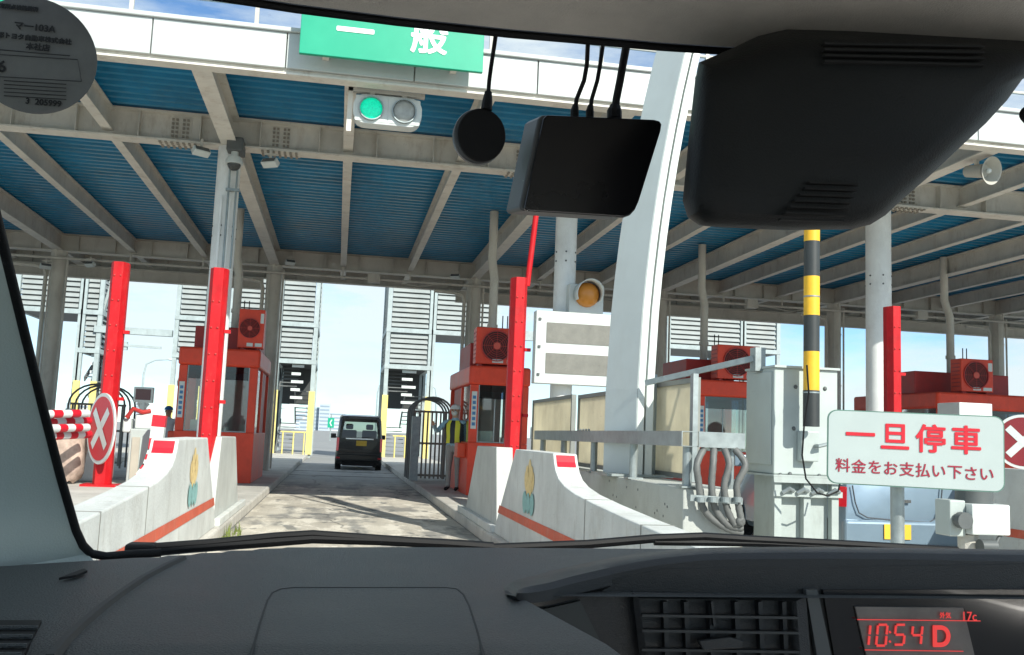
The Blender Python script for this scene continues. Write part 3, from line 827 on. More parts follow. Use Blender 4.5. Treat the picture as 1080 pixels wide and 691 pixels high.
for k in range(4):
    xs = [(742+k*11, 474), (744+k*11-6*(1.5-k), 490), (737+k*13.5, 510), (739+k*13, 527), (744+k*12, 540), (757+k*8.5, 552), (770+k*3, 559-k*3), (783, 562-k*5)]
    pts = [at(px, py, 7.36-(.02*k)+(.06 if py < 480 else 0)) for px, py in xs]
    # smooth the hose
    fine = []
    for i in range(len(pts)-1):
        p0, p1, p2, p3 = pts[max(i-1, 0)], pts[i], pts[i+1], pts[min(i+2, len(pts)-1)]
        for t in (0, .25, .5, .75):
            fine.append(.5*((2*p1)+(p2-p0)*t+(2*p0-5*p1+4*p2-p3)*t*t+(3*p1-p0-3*p2+p3)*t**3))
    fine.append(pts[-1])
    MB().tube(fine, [.027+(.003 if i % 2 else 0) for i in range(len(fine))], 12).build('conduit', HOSE, cd_, smooth=True)
a, b = at(728, 525, 7.28), at(783, 529, 7.28)
m = MB().bar(a, b, .012, .05)
for k in range(4): 
    c = at(739+k*13, 527, 7.25); m.tube([c-ZA*.02, c+ZA*.02], .036, 14)
m.build('pipe_clamp', GALV, cd_)

# ------------------------------------------------------------------ cream screens
def screen(X, ya, yb, z0, z1, label, m_=CREAM):
    s = thing('cream_screen', label, 'screen', (X, (ya+yb)/2, z0), 'cream wind screens behind the rail')
    MB().box((X, ya+.05, z0+.05), (X+.012, yb-.05, z1-.05)).build('panel', m_, s)
    m = MB()
    for y in (ya, yb-.05): m.box((X-.02, y, z0), (X+.04, y+.05, z1))
    m.box((X-.018, ya+.051, z1-.05), (X+.038, yb-.051, z1-.002)).box((X-.018, ya+.051, z0+.002), (X+.038, yb-.051, z0+.05))
    m.build('frame', mat('screen_frame', (.24, .25, .23), .5, metal=.3), s)
X = 3.05
p1, p2, p3 = atx(605, 416, X), atx(563, 423, X), atx(610, 417, X)
screen(X, p1.y, p2.y, .92, p1.z, 'cream framed screen right of the red guard post')
screen(X, 9.78, p3.y-.06, .92, p3.z, 'cream framed screen just left of the curved post')
X = 3.32
screen(X, atx(735, 398, X).y, atx(689, 405, X).y, .92, atx(720, 400, X).z, 'cream framed screen right of the curved post')
m = MB(); y = atx(735, 398, X).y
sp = thing('screen_post', 'square galvanised posts joined by a slanting bar to the grey cabinet', 'post', (X, y, .9))
for px in (733, 690): 
    q = atx(px, 400, X-.04); MB().box((q.x-.03, q.y-.04, .905), (q.x+.02, q.y+.04, q.z+.05)).build('upright', GALV, sp)
a = at(681, 404, 9.25); b = at(795, 378, 8.3)
MB().bar(a, b, .03, .055).build('bar', GALV, sp)
MB().box(b+Vector((-.01, -.06, -.12)), b+Vector((.09, .06, .1))).build('bracket', GALV, sp)

# ------------------------------------------------------------------ roadside cabinet
s = thing('roadside_cabinet', 'tall grey equipment cabinet on a steel base behind the striped pole', 'cabinet', (4.15, 8.3, IZ))
x0, x1, y0, y1 = 3.85, 4.47, 8.0, 8.6
MB().box((x0, y0, 1.02), (x1, y1, 1.98)).build('case', CABM, s, bevel=.012)
MB().box((x0-.012, y0+.04, 1.1), (x0-.001, y1-.04, 1.94)).build('side_door', CABM, s, bevel=.006)
MB().box((x0-.01, y0-.03, 1.975), (x1+.01, y1+.01, 1.995)).build('lid', CABM, s)
m = MB()
for px, py in ((839, 408), (870, 410), (837, 452), (833, 500), (864, 502), (823, 501)): 
    q = at(px, py, y0); m.ball(q-YA*.003, .02, 10, 5, (1, .6, 1))
m.split('bolt', DGREY, s, smooth=True)
q = at(848, 470, y0)
MB().box((q.x-.07, y0-.09, q.z-.14), (q.x+.1, y0-.001, q.z+.13)).build('meter_box', CABM, s, bevel=.01)
MB().tube([q+Vector((.06, -.1, 0)), q+Vector((.06, -.16, 0)), q+Vector((.14, -.16, .02))], .018, 8).build('fitting', GALV, s, smooth=True)
fr = MB()
for x in (x0, (x0+x1)/2-.03, x1-.07): fr.box((x+.002, y0-.02, .3), (x+.068, y0+.05, 1.0))
for z in (.95, .83): fr.box((x0-.02, y0-.05, z), (x1+.02, y0-.022, z+.05))
fr.box((x0-.01, y0-.015, IZ), (x1+.01, y1, .3)).box((x0+.07, y0+.06, .3), (x1-.07, y1-.05, 1.0)).box((x0-.03, y0-.05, 1.001), (x1+.03, y1+.02, 1.018))
fr.build('base_frame', mat('base_frame_paint', (.4, .45, .43), .5, var=.1, dirt=.35), s)
m = MB()
for dx in (.06, .2, .34, .5): m.tube([(x0+dx, y0-.06, .86), (x0+dx+.05, y0-.09, .9), (x0+dx+.1, y0-.06, .88)], .02, 8)
m.build('hinge', GALV, s, smooth=True)
s = thing('striped_pole', 'yellow and black banded pole in front of the grey cabinet', 'pole', (4.16, 7.8, 1.4))
ys = [243-38, 255, 292, 333, 371, 412, 450]
for i in range(6):
    zt, zb = at(856, ys[i], 7.8).z, at(856, ys[i+1], 7.8).z
    MB().tube([(4.105, 7.8, zb), (4.105, 7.8, zt)], .07 if i < 5 else .072, 20).build('band', YEL if i % 2 == 0 else mat('band_black', (.03, .035, .035), .5, var=.2), s, smooth=True)
m = MB()
for yy in (314, 415): 
    z = at(856, yy, 7.8).z; m.tube([(4.105, 7.8, z), (4.105, 7.8, z+.012)], .074, 20)
m.build('strap', GALV, s, smooth=True)
cb = [at(px, py, 7.66) for px, py in ((851, 385), (853, 415), (848, 450), (846, 480), (850, 505), (862, 520), (873, 523), (884, 518), (887, 505))]
tag(MB().tube(cb, .008, 8).build('loose_cable', BLACK, smooth=True), 'black cable looping down the front of the grey cabinet', 'cable')

# ------------------------------------------------------------------ stop sign board
hL, hR = 77.5, 80.
H = .48
PL, PR = atd(872.5, 470.5, FPX*H/hL), atd(1059.5, 479.5, FPX*H/hR)
ctr = (PL+PR)/2; xd = Vector((PR.x-PL.x, PR.y-PL.y, 0)); W_ = xd.length; xd.normalize(); nn = xd.cross(ZA)
tilt = (PR.z-PL.z)/W_
xd3 = Vector((xd.x, xd.y, tilt)).normalized(); zd = nn.cross(xd3)*-1
if zd.z < 0: zd = -zd
s = thing('stop_sign', 'white rounded sign with red Japanese lettering on a grey pole', 'sign', (ctr.x, ctr.y, IZ))
MB().prism(roundrect(ctr, xd3, zd, W_, H, .06), -nn*.02).build('edge_board', mat('sign_edge', (.1, .2, .16), .5), s)
MB().prism(roundrect(ctr+nn*.003, xd3, zd, W_-.014, H-.014, .055), -nn*.0025).build('board', mat('stop_board', (.42, .48, .465), .4, var=.04, dirt=.12, dirtcol=(.4, .42, .4)), s)
def on_board(px, py):
    d = ray(px, py); t = (ctr+nn*.006-CAM).dot(nn)/d.dot(nn); return CAM+d*t
for ch, px, py in (('一', 907.5, 458), ('旦', 944, 460.5), ('停', 981.5, 462.5), ('車', 1019, 464)):
    text('large_lettering', ch, .19, SIGNRED, s, frame_matrix(on_board(px, py), xd3, zd), .001, .0038, xs=1.0)
for i, ch in enumerate('料金をお支払い下さい'):
    px = 889+i*16.9; text('small_lettering', ch, .094, SIGNRED2, s, frame_matrix(on_board(px, 490.5+i*1.1), xd3, zd), .001, .0009)
q = atd(952, 540, 6.25)
MB().tube([(q.x, q.y+.06, IZ), (q.x, q.y+.06, ctr.z+.15)], .044, 18).build('pole', GALV, s, smooth=True)

# ------------------------------------------------------------------ small gate unit by the sign
g = atd(1030, 552, 6.9)
s = thing('gate_sensor', 'small white sensor box on a grey mount below the stop sign', 'sensor', (g.x, g.y, IZ))
MB().box(g+Vector((-.07, -.05, -.08)), g+Vector((.24, .1, .14))).build('case', SIGNW, s, bevel=.012)
MB().box(g+Vector((-.2, .02, -.1)), g+Vector((-.072, .2, .16))).build('mount', CABM, s, bevel=.01)
MB().tube([g+Vector((-.13, .0, .02)), g+Vector((-.13, -.06, .02))], .06, 16).tube([g+Vector((-.0, -.03, -.16)), g+Vector((.12, -.03, -.16))], .05, 14).tube([g+Vector((.12, -.03, -.16)), g+Vector((.16, -.02, -.1)), g+Vector((.2, .0, -.08))], .012, 8).build('motor', DGREY, s, smooth=True)
MB().tube([(g.x+.0, g.y+.1, IZ), (g.x, g.y+.1, g.z-.09)], .07, 14).box((g.x-.25, g.y-.1, IZ), (g.x+.25, g.y+.3, IZ+.12)).build('base', CONC, s)
MB().tube([g+Vector((.07, .12, .0)), g+Vector((.07, .12, .32))], .13, 18).build('collar', DGREY, s, smooth=True)
q = at(1029, 431, 12.5)
tag(MB().box(q+Vector((-.28, -.02, -.6)), q+Vector((.26, .5, .08))).build('switch_box', SIGNW, bevel=.012), 'small white box standing behind the top of the stop sign', 'box')
tag(MB().tube([(q.x, q.y+.24, IZ), (q.x, q.y+.24, q.z-.6)], .05, 12).build('box_post', GALV, smooth=True), 'slim grey post under the white box behind the stop sign', 'post')

# ------------------------------------------------------------------ left island: cabinet, arms, display
p = at(150, 512, 12.2)
s = thing('ticket_machine', 'pale grey toll machine cabinet between the red posts on the left island', 'toll machine', (p.x, 12.2, PZ))
a, b = at(137, 452, 12.2), at(166, 452, 12.2)
MB().box((a.x, 12.2, PZ), (b.x, 12.7, a.z)).build('case', CABM, s, bevel=.015)
MB().box((a.x+.04, 12.18, PZ+.08), (a.x+.13, 12.199, a.z-.1)).build('door', mat('machine_door', (.42, .4, .33), .6), s)
MB().box((a.x+.04, 12.25, a.z), (b.x-.04, 12.6, a.z+.18)).box((a.x-.1, 12.25, a.z-.05), (a.x-.002, 12.5, a.z+.12)).build('top_box', SIGNW, s, bevel=.02)
MB().tube([(a.x-.05, 12.22, a.z+.13), (a.x+.02, 12.2, a.z+.24), (a.x+.12, 12.25, a.z+.2), (a.x+.2, 12.3, a.z+.22)], .03, 8).build('handle', DARKRED, s, smooth=True)
p = at(151, 417, 19.5)
s = thing('price_display', 'small dark lit display on a white post on the left island', 'display', (p.x, 19.5, IZ))
MB().box(p+Vector((-.18, 0, -.14)), p+Vector((.18, .12, .16))).build('case', SIGNW, s, bevel=.012)
MB().box(p+Vector((-.14, -.006, -.09)), p+Vector((.14, -.001, .12))).build('screen', mat('display_brown', (.12, .05, .05), .3), s)
MB().tube([(p.x, 19.56, IZ), (p.x, 19.56, p.z-.1)], .06, 12).tube([p+Vector((-.1, .06, -.15)), p+Vector((0, .06, -.3)), p+Vector((.1, .06, -.15))], .03, 8).build('post', SIGNW, s, smooth=True)
# striped kerb pole in front of left barrier
def striped_arm(a, b, r, n, label, name='striped_boom', gp='red and white striped barrier booms', cat='barrier boom', first=0):
    s = thing(name, label, cat, tuple(a), gp)
    for i in range(n):
        p, q = a.lerp(b, i/n), a.lerp(b, (i+1)/n)
        MB().tube([p, q], r, 12).build('band', SIGNW if (i+first) % 2 == 0 else SIGNRED, s, smooth=True)
    MB().ball(a, r*1.02, 12, 8).build('end_cap', SIGNW, s, smooth=True)
    return s
for k, (y0_, y1_) in enumerate(((437, 436), (446, 444), (452, 451), (460, 458))):
    striped_arm(at(44 + 4*k, y0_, 10.9+.2*(k % 2)), at(92+2*(k % 2), y1_, 11.5+.2*(k % 2)), .045, 5, ['topmost', 'second', 'third', 'lowest'][k]+' striped barrier boom left of the round crossed sign', first=k % 2)
pts = [at(px, py, 11.9) for px, py in ((169, 438), (164, 475), (158, 492), (146, 509))]
s = thing('striped_bumper', 'red and white striped curved bumper behind the left barrier wing', 'bumper', tuple(pts[-1]))
k = 0
for i in range(3):
    for t in range(3):
        p, q = pts[i].lerp(pts[i+1], t/3), pts[i].lerp(pts[i+1], (t+1)/3)
        MB().bar(p, q, .12, .15, (1, 0, 0)).build('band', SIGNRED if k % 2 == 0 else SIGNW, s); k += 1
# rubble-like covered heap behind the arms: a sand bag in tan sheet
p = at(64, 478, 12.3)
s = MB(); R = []
for i in range(11):
    t = rad(-70+150*i/10); R.append([Vector((p.x+.06+.23*math.copysign(abs(math.cos(a_))**.6, math.cos(a_))*math.cos(t)**.5*(1+.08*math.sin(3*a_+i)), 12.3+.2*math.copysign(abs(math.sin(a_))**.6, math.sin(a_))*math.cos(t)**.5, PZ+.4+.4*math.sin(t)+.02*math.sin(5*a_+2*i))) for a_ in [2*math.pi*k/24 for k in range(24)]])
s.loft(R, caps=True)
tag(s.build('sand_bag', mat('brown_sacking', (.42, .32, .26), .9, var=.35, bump=.9, bscale=14, scale=9), smooth=True), 'brown sacking bag below the striped barrier booms', 'bag')
p = at(88, 485, 12.9)
tag(MB().box((p.x-.25, 12.75, PZ), (p.x+.32, 13.2, 1.08)).build('white_box', WHITE, bevel=.05), 'white box behind the striped barrier arms', 'box')

# ------------------------------------------------------------------ hooped cages
def hoops(px0, px1, ytop, ybase, Y, n, label):
    a, b = at(px0, ybase, Y), at(px1, ybase, Y); top = at((px0+px1)/2, ytop, Y).z
    s = thing('hooped_gate', label, 'gate', ((a.x+b.x)/2, Y, IZ), 'grey hooped railings')
    w = b.x-a.x; r = w/2; zc = top-r*.8
    for k in range(n):
        y = Y+.6*k
        pts = [(a.x, y, IZ), (a.x, y, zc)]+[(a.x+r-r*math.cos(rad(t)), y, zc+r*.8*math.sin(rad(t))) for t in range(15, 180, 15)]+[(b.x, y, zc), (b.x, y, IZ)]
        MB().tube(pts, .024, 8).build('hoop', mat('hoop_grey', (.16, .16, .15), .5), s, smooth=True)
    m = MB()
    for k in range(9):
        x = a.x+w*(k+.5)/9; m.box((x-.02, Y+.1, IZ+.05), (x+.02, Y+.14, zc+.05))
    for z in (IZ+.1, IZ+.85, zc): m.box((a.x, Y+.145, z), (b.x, Y+.18, z+.05))
    m.build('bar_panel', mat('gate_bar', (.22, .2, .17), .5, metal=.2), s)
    MB().box((a.x-.03, Y-.1, IZ), (a.x+.16, Y+.05, zc-.1)).build('gate_post', GALV, s)
    return s
hoops(433, 474, 419, 498, 22.6, 4, 'grey hooped gate left of the worker in the yellow vest')
hoops(68, 128, 405, 470, 24, 3, 'grey hooped railing behind the round crossed sign')

# ------------------------------------------------------------------ people
def skinned(name, joints, edges, mats, parent, sub=2):
    me = bpy.data.meshes.new(name)
    names = list(joints); idx = {k: i for i, k in enumerate(names)}
    off = parent.location if parent else Vector((0, 0, 0))
    me.from_pydata([Vector(joints[k][0])-off for k in names], [(idx[a], idx[b]) for a, b in edges], [])
    o = bpy.data.objects.new(name, me); COL.objects.link(o)
    md = o.modifiers.new('skin', 'SKIN')
    bm = bmesh.new(); bm.from_mesh(me)
    lay = bm.verts.layers.skin.verify()
    bm.verts.ensure_lookup_table()
    for i, k in enumerate(names):
        r = joints[k][1]; v = bm.verts[i][lay]
        v.radius = (r, r) if not isinstance(r, tuple) else r
        v.use_root = (i == 0)
    bm.to_mesh(me); bm.free()
    o.modifiers.new('sub', 'SUBSURF').levels = sub
    bpy.context.view_layer.update()
    me2 = bpy.data.meshes.new_from_object(o.evaluated_get(bpy.context.evaluated_depsgraph_get()))
    bpy.data.objects.remove(o); me2.name = name
    o = bpy.data.objects.new(name, me2); COL.objects.link(o); o.parent = parent
    me2.materials.clear()
    for m_ in mats: me2.materials.append(m_)
    for p_ in me2.polygons: p_.use_smooth = True
    return o
def person(x, y, z, face, label, shirt, trousers, hat, vest=None, raise_arm=False, mask=True, hs=1.7):
    s = thing('person', label, 'person', (x, y, z))
    F = Vector((math.sin(rad(face)), math.cos(rad(face)), 0)); Rr = Vector((F.y, -F.x, 0))
    def pt(r_, f_, u_): return Vector((x, y, z))+Rr*r_*hs+F*f_*hs+ZA*u_*hs
    J = {'pelvis': (pt(0, 0, .53), (.10*hs, .075*hs)), 'waist': (pt(0, .005, .61), (.088*hs, .065*hs)), 'chest': (pt(0, .01, .74), (.10*hs, .07*hs)), 'collar': (pt(0, .0, .815), (.06*hs, .045*hs)), 'neck': (pt(0, .005, .85), .032*hs),
         'headb': (pt(0, .018, .89), (.042*hs, .05*hs)), 'headm': (pt(0, .016, .93), (.047*hs, .056*hs)), 'headt': (pt(0, .008, .968), (.04*hs, .046*hs))}
    E = [('pelvis', 'waist'), ('waist', 'chest'), ('chest', 'collar'), ('collar', 'neck'), ('neck', 'headb'), ('headb', 'headm'), ('headm', 'headt')]
    for sd_, n_ in ((-1, 'l'), (1, 'r')):
        J['sh'+n_] = (pt(sd_*.11, 0, .8), .038*hs)
        if raise_arm and sd_ == 1:
            J['el'+n_] = (pt(sd_*.2, .06, .68), .029*hs); J['wr'+n_] = (pt(sd_*.2, .2, .75), .02*hs); J['hd'+n_] = (pt(sd_*.19, .245, .775), .018*hs)
        else:
            J['el'+n_] = (pt(sd_*.145, .0, .63), .028*hs); J['wr'+n_] = (pt(sd_*.14, .06, .5), .02*hs); J['hd'+n_] = (pt(sd_*.135, .085, .455), .019*hs)
        J['hip'+n_] = (pt(sd_*.05, 0, .49), .058*hs); J['kn'+n_] = (pt(sd_*.055, .01, .28), .037*hs); J['an'+n_] = (pt(sd_*.055, -.01, .045), .026*hs); J['toe'+n_] = (pt(sd_*.062, .09, .02), .02*hs)
        E += [('chest', 'sh'+n_), ('sh'+n_, 'el'+n_), ('el'+n_, 'wr'+n_), ('wr'+n_, 'hd'+n_), ('pelvis', 'hip'+n_), ('hip'+n_, 'kn'+n_), ('kn'+n_, 'an'+n_), ('an'+n_, 'toe'+n_)]
    shoe = BLACK
    b = skinned('body', J, E, [shirt, trousers, SKIN, shoe], s)
    hands = [J['hdl'][0], J['hdr'][0]]
    for p_ in b.data.polygons:
        c = p_.center+Vector((x, y, z)); u_ = (c.z-z)/hs
        if u_ < .05: p_.material_index = 3
        elif u_ > .845: p_.material_index = 2
        elif min((c-h).length for h in hands) < .035*hs: p_.material_index = 2
        elif u_ < .53: p_.material_index = 1 if min((c-J['el'+n_][0]).length for n_ in 'lr') > .2 and min((c-J['wr'+n_][0]).length for n_ in 'lr') > .1 else 0
        else: p_.material_index = 0
    hc = J['headm'][0]
    # fingers
    for hnd, wr in ((J['hdl'][0], J['wrl'][0]), (J['hdr'][0], J['wrr'][0])):
        d = (hnd-wr).normalized(); sdv = d.cross(F if abs(d.dot(F)) < .9 else ZA).normalized()
        m = MB()
        for k in range(4): 
            o = hnd+d*.02+sdv*(k-1.5)*.017
            m.tube([o, o+d*(.045+.008*(k in (1, 2))), o+d*.07+F*.015], [.009, .0085, .006], 8)
        o = hnd+sdv*.03; m.tube([o, o+sdv*.02+d*.02, o+sdv*.025+d*.045], [.01, .009, .007], 8)
        m.build('fingers', SKIN, s, smooth=True)
    # face
    m = MB()
    for sd_ in (-1, 1): m.ball(hc+F*.054*hs+Rr*sd_*.018*hs+ZA*.004*hs, .006*hs, 8, 5)
    m.split('eye', BLACK, s)
    m = MB().tube([hc+F*.055*hs+ZA*.005*hs, hc+F*.068*hs-ZA*.017*hs], [.006*hs, .01*hs], 8)
    for sd_ in (-1, 1): m.ball(hc+Rr*sd_*.047*hs-ZA*.003*hs, .014*hs, 8, 6, (.5, .8, 1.2))
    m.build('nose_and_ears', SKIN, s, smooth=True)
    if mask:
        MB().ball(hc+F*.03*hs-ZA*.028*hs, .036*hs, 14, 8, (1, 1, .9)).build('face_mask', SIGNW, s, smooth=True)
    ht = MB().ball(hc+ZA*.018*hs, .062*hs, 20, 8, (1, 1, .95), 0, 90)
    ht.prism([hc+ZA*.016*hs+Rr*.06*hs*math.cos(rad(t))+F*(.06+.03*max(0, math.sin(rad(t))))*hs*math.sin(rad(t)) for t in range(0, 360, 18)], ZA*.006*hs)
    ht.build('cap', hat, s, smooth=True)
    if vest:
        R = []
        for u_, rx, ry, f_ in ((.55, .118, .09, 0), (.62, .11, .083, .005), (.7, .118, .088, .01), (.77, .12, .082, .008), (.815, .085, .06, .0)):
            R.append([pt(rx*math.cos(rad(t)), f_+ry*math.sin(rad(t)), u_) for t in range(0, 360, 15)])
        v = MB().loft(R).build('vest', [mat('vest_navy', (.015, .02, .03), .6), vest], s, smooth=True)
        for p_ in v.data.polygons:
            c = p_.center+Vector((x, y, z))-Vector((x, y, z)); rr, ff = c.dot(Rr)/hs, c.dot(F)/hs
            if .035 < abs(rr) < .078 or c.z/hs < .575: p_.material_index = 1
    return s
VY = mat('vest_yellow', (.75, .72, .05), .5, var=.05)
pq = at(480, 450, 18.9)
person(pq.x, 18.9, IZ, 205, 'worker in a white helmet, face mask and yellow striped vest beside the red booth', mat('pale_blue_shirt', (.3, .48, .58), .8), mat('grey_trousers', (.3, .3, .28), .85), WHITE, VY, True)
pp = at(178, 437, 24)
person(pp.x, 24, 0.004, 185, 'worker in a blue cap and pale shirt standing beyond the left red booth', mat('white_shirt', (.62, .68, .7), .8), mat('navy_trousers', (.05, .06, .09), .85), mat('blue_cap', (.02, .16, .42), .7), None, False, False, 1.66)

# ------------------------------------------------------------------ vehicles
def vehicle(name, label, cat, cx, yr, w, h, L, paint, plate, tail_low, kind):
    """rear end at y = yr, looking along +Y; built from lofted sections"""
    s = thing(name, label, cat, (cx, yr+L/2, 0))
    g = .17
    def sec(y, wb, zb, zw, wt, zt, r=.07):
        pts = []
        half = [(wb*.9, zb), (wb, zb+.08), (wb*1.0, zb+(zw-zb)*.5), (wb*.985, zw), (wt+(wb*.985-wt)*.45, zw+(zt-zw)*.55), (wt, zt-r), (wt-r, zt-.01), (wt*.5, zt)]
        pts = [Vector((cx+a, y, z)) for a, z in half]+[Vector((cx-a, y, z)) for a, z in reversed(half)]
        return pts
    hw = w/2
    if kind == 'van':
        secs = [sec(yr+.02, hw*.93, g+.1, .95, hw*.80, h-.14), sec(yr+.1, hw*.99, g, .98, hw*.87, h-.05), sec(yr+.6, hw, g, .99, hw*.9, h), sec(yr+L*.55, hw, g, .99, hw*.9, h), sec(yr+L*.72, hw, g, .97, hw*.86, h-.06), sec(yr+L*.86, hw*.98, g, .9, hw*.8, 1.02), sec(yr+L-.05, hw*.9, g+.05, .75, hw*.75, .82)]
    else:
        secs = [sec(yr+.02, hw*.9, g+.12, .9, hw*.78, h-.42, .05), sec(yr+.14, hw*.985, g, .93, hw*.8, h-.2), sec(yr+.5, hw, g, .95, hw*.82, h-.04), sec(yr+L*.5, hw, g, .95, hw*.84, h), sec(yr+L*.68, hw, g, .93, hw*.8, h-.12), sec(yr+L*.8, hw*.98, g, .88, hw*.76, .98), sec(yr+L-.05, hw*.88, g+.05, .7, hw*.7, .76)]
    if kind == 'van':
        mb = MB(); n_ = 16
        vs = [v_ for q in secs for v_ in q]; fs = [tuple(range((len(secs)-1)*n_, len(secs)*n_))]
        for i in range(len(secs)-1):
            for k in range(n_):
                f_ = (i*n_+k, i*n_+(k+1) % n_, (i+1)*n_+(k+1) % n_, (i+1)*n_+k)
                cz = sum(vs[j].z for j in f_)/4
                if i in (3, 4) and cz > 1.0 and 3 <= k <= 11 and not (i == 3 and k in (3, 4, 10, 11)): continue      # windscreen opening
                fs.append(f_)
        r0 = secs[0]
        fs.append((0, 1, 2, 3, 12, 13, 14, 15))
        o_ = len(vs); up = r0[3:13]; cc = Vector((cx, yr+.02, 1.32))
        inn = [Vector((cx+(v_.x-cx)*.86, v_.y+.004, min(max(v_.z, 1.03), h-.24))) for v_ in up]
        vs += inn
        for k in range(9): fs.append((3+k, 4+k, o_+k+1, o_+k))
        fs.append((3, o_, o_+9, 12))
        mb.add(vs, fs); mb.build('body', paint, s, smooth=True)
    else:
        MB().loft(secs, caps=True).build('body', paint, s, smooth=True)
    # rear window and tailgate seam: follows the raked rear face
    def rear(xx, z, out=.006):
        # rear face between secs[0] and its base: y as function of height
        lean = (.0 if z < .95 else (z-.95)*(.09 if kind == 'van' else .3))
        return Vector((cx+xx, yr+.02+lean-out-.012*(z < .95), z))
    zt = h-.2 if kind == 'van' else h-.2
    win = MB()
    zz = [1.01, 1.15, 1.35, zt]
    win.loft([[rear(-hw*(.79-.06*i/3), z, .012), rear(hw*(.79-.06*i/3), z, .012)] for i, z in enumerate(zz)], closed=False)
    rw = win.build('rear_window', CARGL if kind == 'van' else mat('hatch_glass', (.06, .08, .09), .1), s)
    MB().bar(rear(-.03, 1.02, .035), rear(hw*.45, 1.07, .035), .02, .015).build('wiper', BLACK, rw)
    for sx in (-1, 1):
        z0_, z1_ = tail_low
        xa, xb = sx*hw*.995, sx*hw*(.88 if kind == 'van' else .9)
        MB().prism([(cx+xa, yr+.08, z0_), (cx+xa, yr+.1, z1_), (cx+xb, yr+.015, z1_), (cx+xb*1.02, yr-.0, z0_)], (0, -.03, 0)).build('tail_light', mat('tail_lamp', (.5, .01, .02), .15, coat=.5, emit=.12), s, bevel=.008)
    bmp = MB().box((cx-hw*.96, yr-.05, .28 if kind == 'van' else .2), (cx+hw*.96, yr+.06, .52 if kind == 'van' else pl.z+.12)).build('bumper', paint, s, bevel=.04, seg=3)
    MB().box((cx-hw*.7, yr-.02, .14), (cx+hw*.7, yr+.04, .275 if kind == 'van' else .2)).build('diffuser', BLACK, bmp)
    for sx in ((-1, 1) if kind == 'van' else ()): MB().box((cx+sx*hw*.9-.06, yr-.056, .36), (cx+sx*hw*.9+.06, yr-.051, .41)).build('reflector', SIGNRED, bmp)
    px_, pz_ = plate[1], plate[2]
    pyo = 0 if kind == 'van' else -.042
    MB().box((cx+px_-.165, yr-.026+pyo, pz_-.083), (cx+px_+.165, yr-.016+pyo, pz_+.083)).build('number_plate', mat('yellow_plate', (.8, .5, .05), .4), s)
    m = MB().bar((cx-hw*(.6 if kind == 'van' else .12), yr-.012, plate[3]), (cx+hw*(.6 if kind == 'van' else .12), yr-.012, plate[3]), .02, .035); m.build('garnish', mat('chrome', (.6, .6, .6), .2, metal=1), s)
    if kind == 'van': MB().bar((cx-hw*.78, yr-.002, .56), (cx+hw*.78, yr-.002, .56), .012, .012).build('tailgate_gap', BLACK, s)
    for sx in (-1, 1):
        for yy in (yr+.5, yr+L-.55):
            ty = MB().tube([(cx+sx*(hw-.18), yy, .28), (cx+sx*(hw+.005), yy, .28)], .28, 24).build('tyre', BLACK, s, smooth=True)
            MB().tube([(cx+sx*(hw-.01), yy, .28), (cx+sx*(hw+.012), yy, .28)], .17, 18).build('rim', GALV, ty, smooth=True)
        ym = yr+L*.72
        MB().box((cx+sx*(hw+.02), ym, .98), (cx+sx*(hw+.2), ym+.1, 1.14)).bar((cx+sx*(hw-.06), ym+.05, 1.0), (cx+sx*(hw+.05), ym+.05, 1.03), .04, .04).build('door_mirror', paint, s, bevel=.03)
        MB().loft([[Vector((cx+sx*(hw*.995), yr+.45, 1.03)), Vector((cx+sx*(hw*.995), yr+L*.68, 1.03))], [Vector((cx+sx*(hw*.925), yr+.55, h-.16)), Vector((cx+sx*(hw*.925), yr+L*.6, h-.16))]], closed=False).build('side_window', mat('side_glass', (.03, .035, .035), .08), s)
    return s
BLKP = mat('black_car_paint', (.004, .0045, .0045), .22, coat=.25, var=.1, spec=.3)
SILV = mat('silver_blue_paint', (.2, .28, .35), .3, metal=.3, coat=.6, var=.04)
v = vehicle('black_van', 'small black boxy van stopped ahead in the lane', 'van', .745, 31.2, 1.475, 1.78, 3.4, BLKP, ('p', .06, .86, 1.0), (.6, 1.02), 'van')
m = MB()
for sx in (-1, 1):                                           # seats and head rests seen through the window
    m.box((.745+sx*.33-.24, 32.2, .6), (.745+sx*.33+.24, 32.35, 1.28)).box((.745+sx*.33-.12, 32.2, 1.3), (.745+sx*.33+.12, 32.32, 1.48))
m.build('seat', mat('van_seat', (.32, .33, .31), .8), v, bevel=.04)
pl = at(946, 561, 9.95); tl0, tl1 = at(1000, 538, 10.0).z, at(1000, 517, 10.0).z
v = vehicle('silver_hatchback', 'silver blue hatchback behind the stop sign pole', 'car', 6.39, 10.0, 1.54, 1.5, 3.4, SILV, ('p', pl.x-6.39, pl.z, pl.z+.34), (tl0, tl1), 'hatch')
MB().tube([at(px, py, 9.985) for px, py in ((899, 512), (902, 530), (906, 541), (915, 546), (945, 549), (980, 551), (988, 546), (992, 534), (994, 512))], .008, 8).build('tailgate_seam', mat('seam_grey', (.05, .06, .07), .6), v, smooth=True)
MB().prism(disc((6.34, 9.99, .9), XA, ZA, .045, 20, .035), (0, -.01, 0)).build('badge', mat('chrome', (.6, .6, .6), .2, metal=1), v)
MB().box((6.62, 9.95, 1.14), (6.84, 9.956, 1.19)).build('sticker', SIGNW, v)

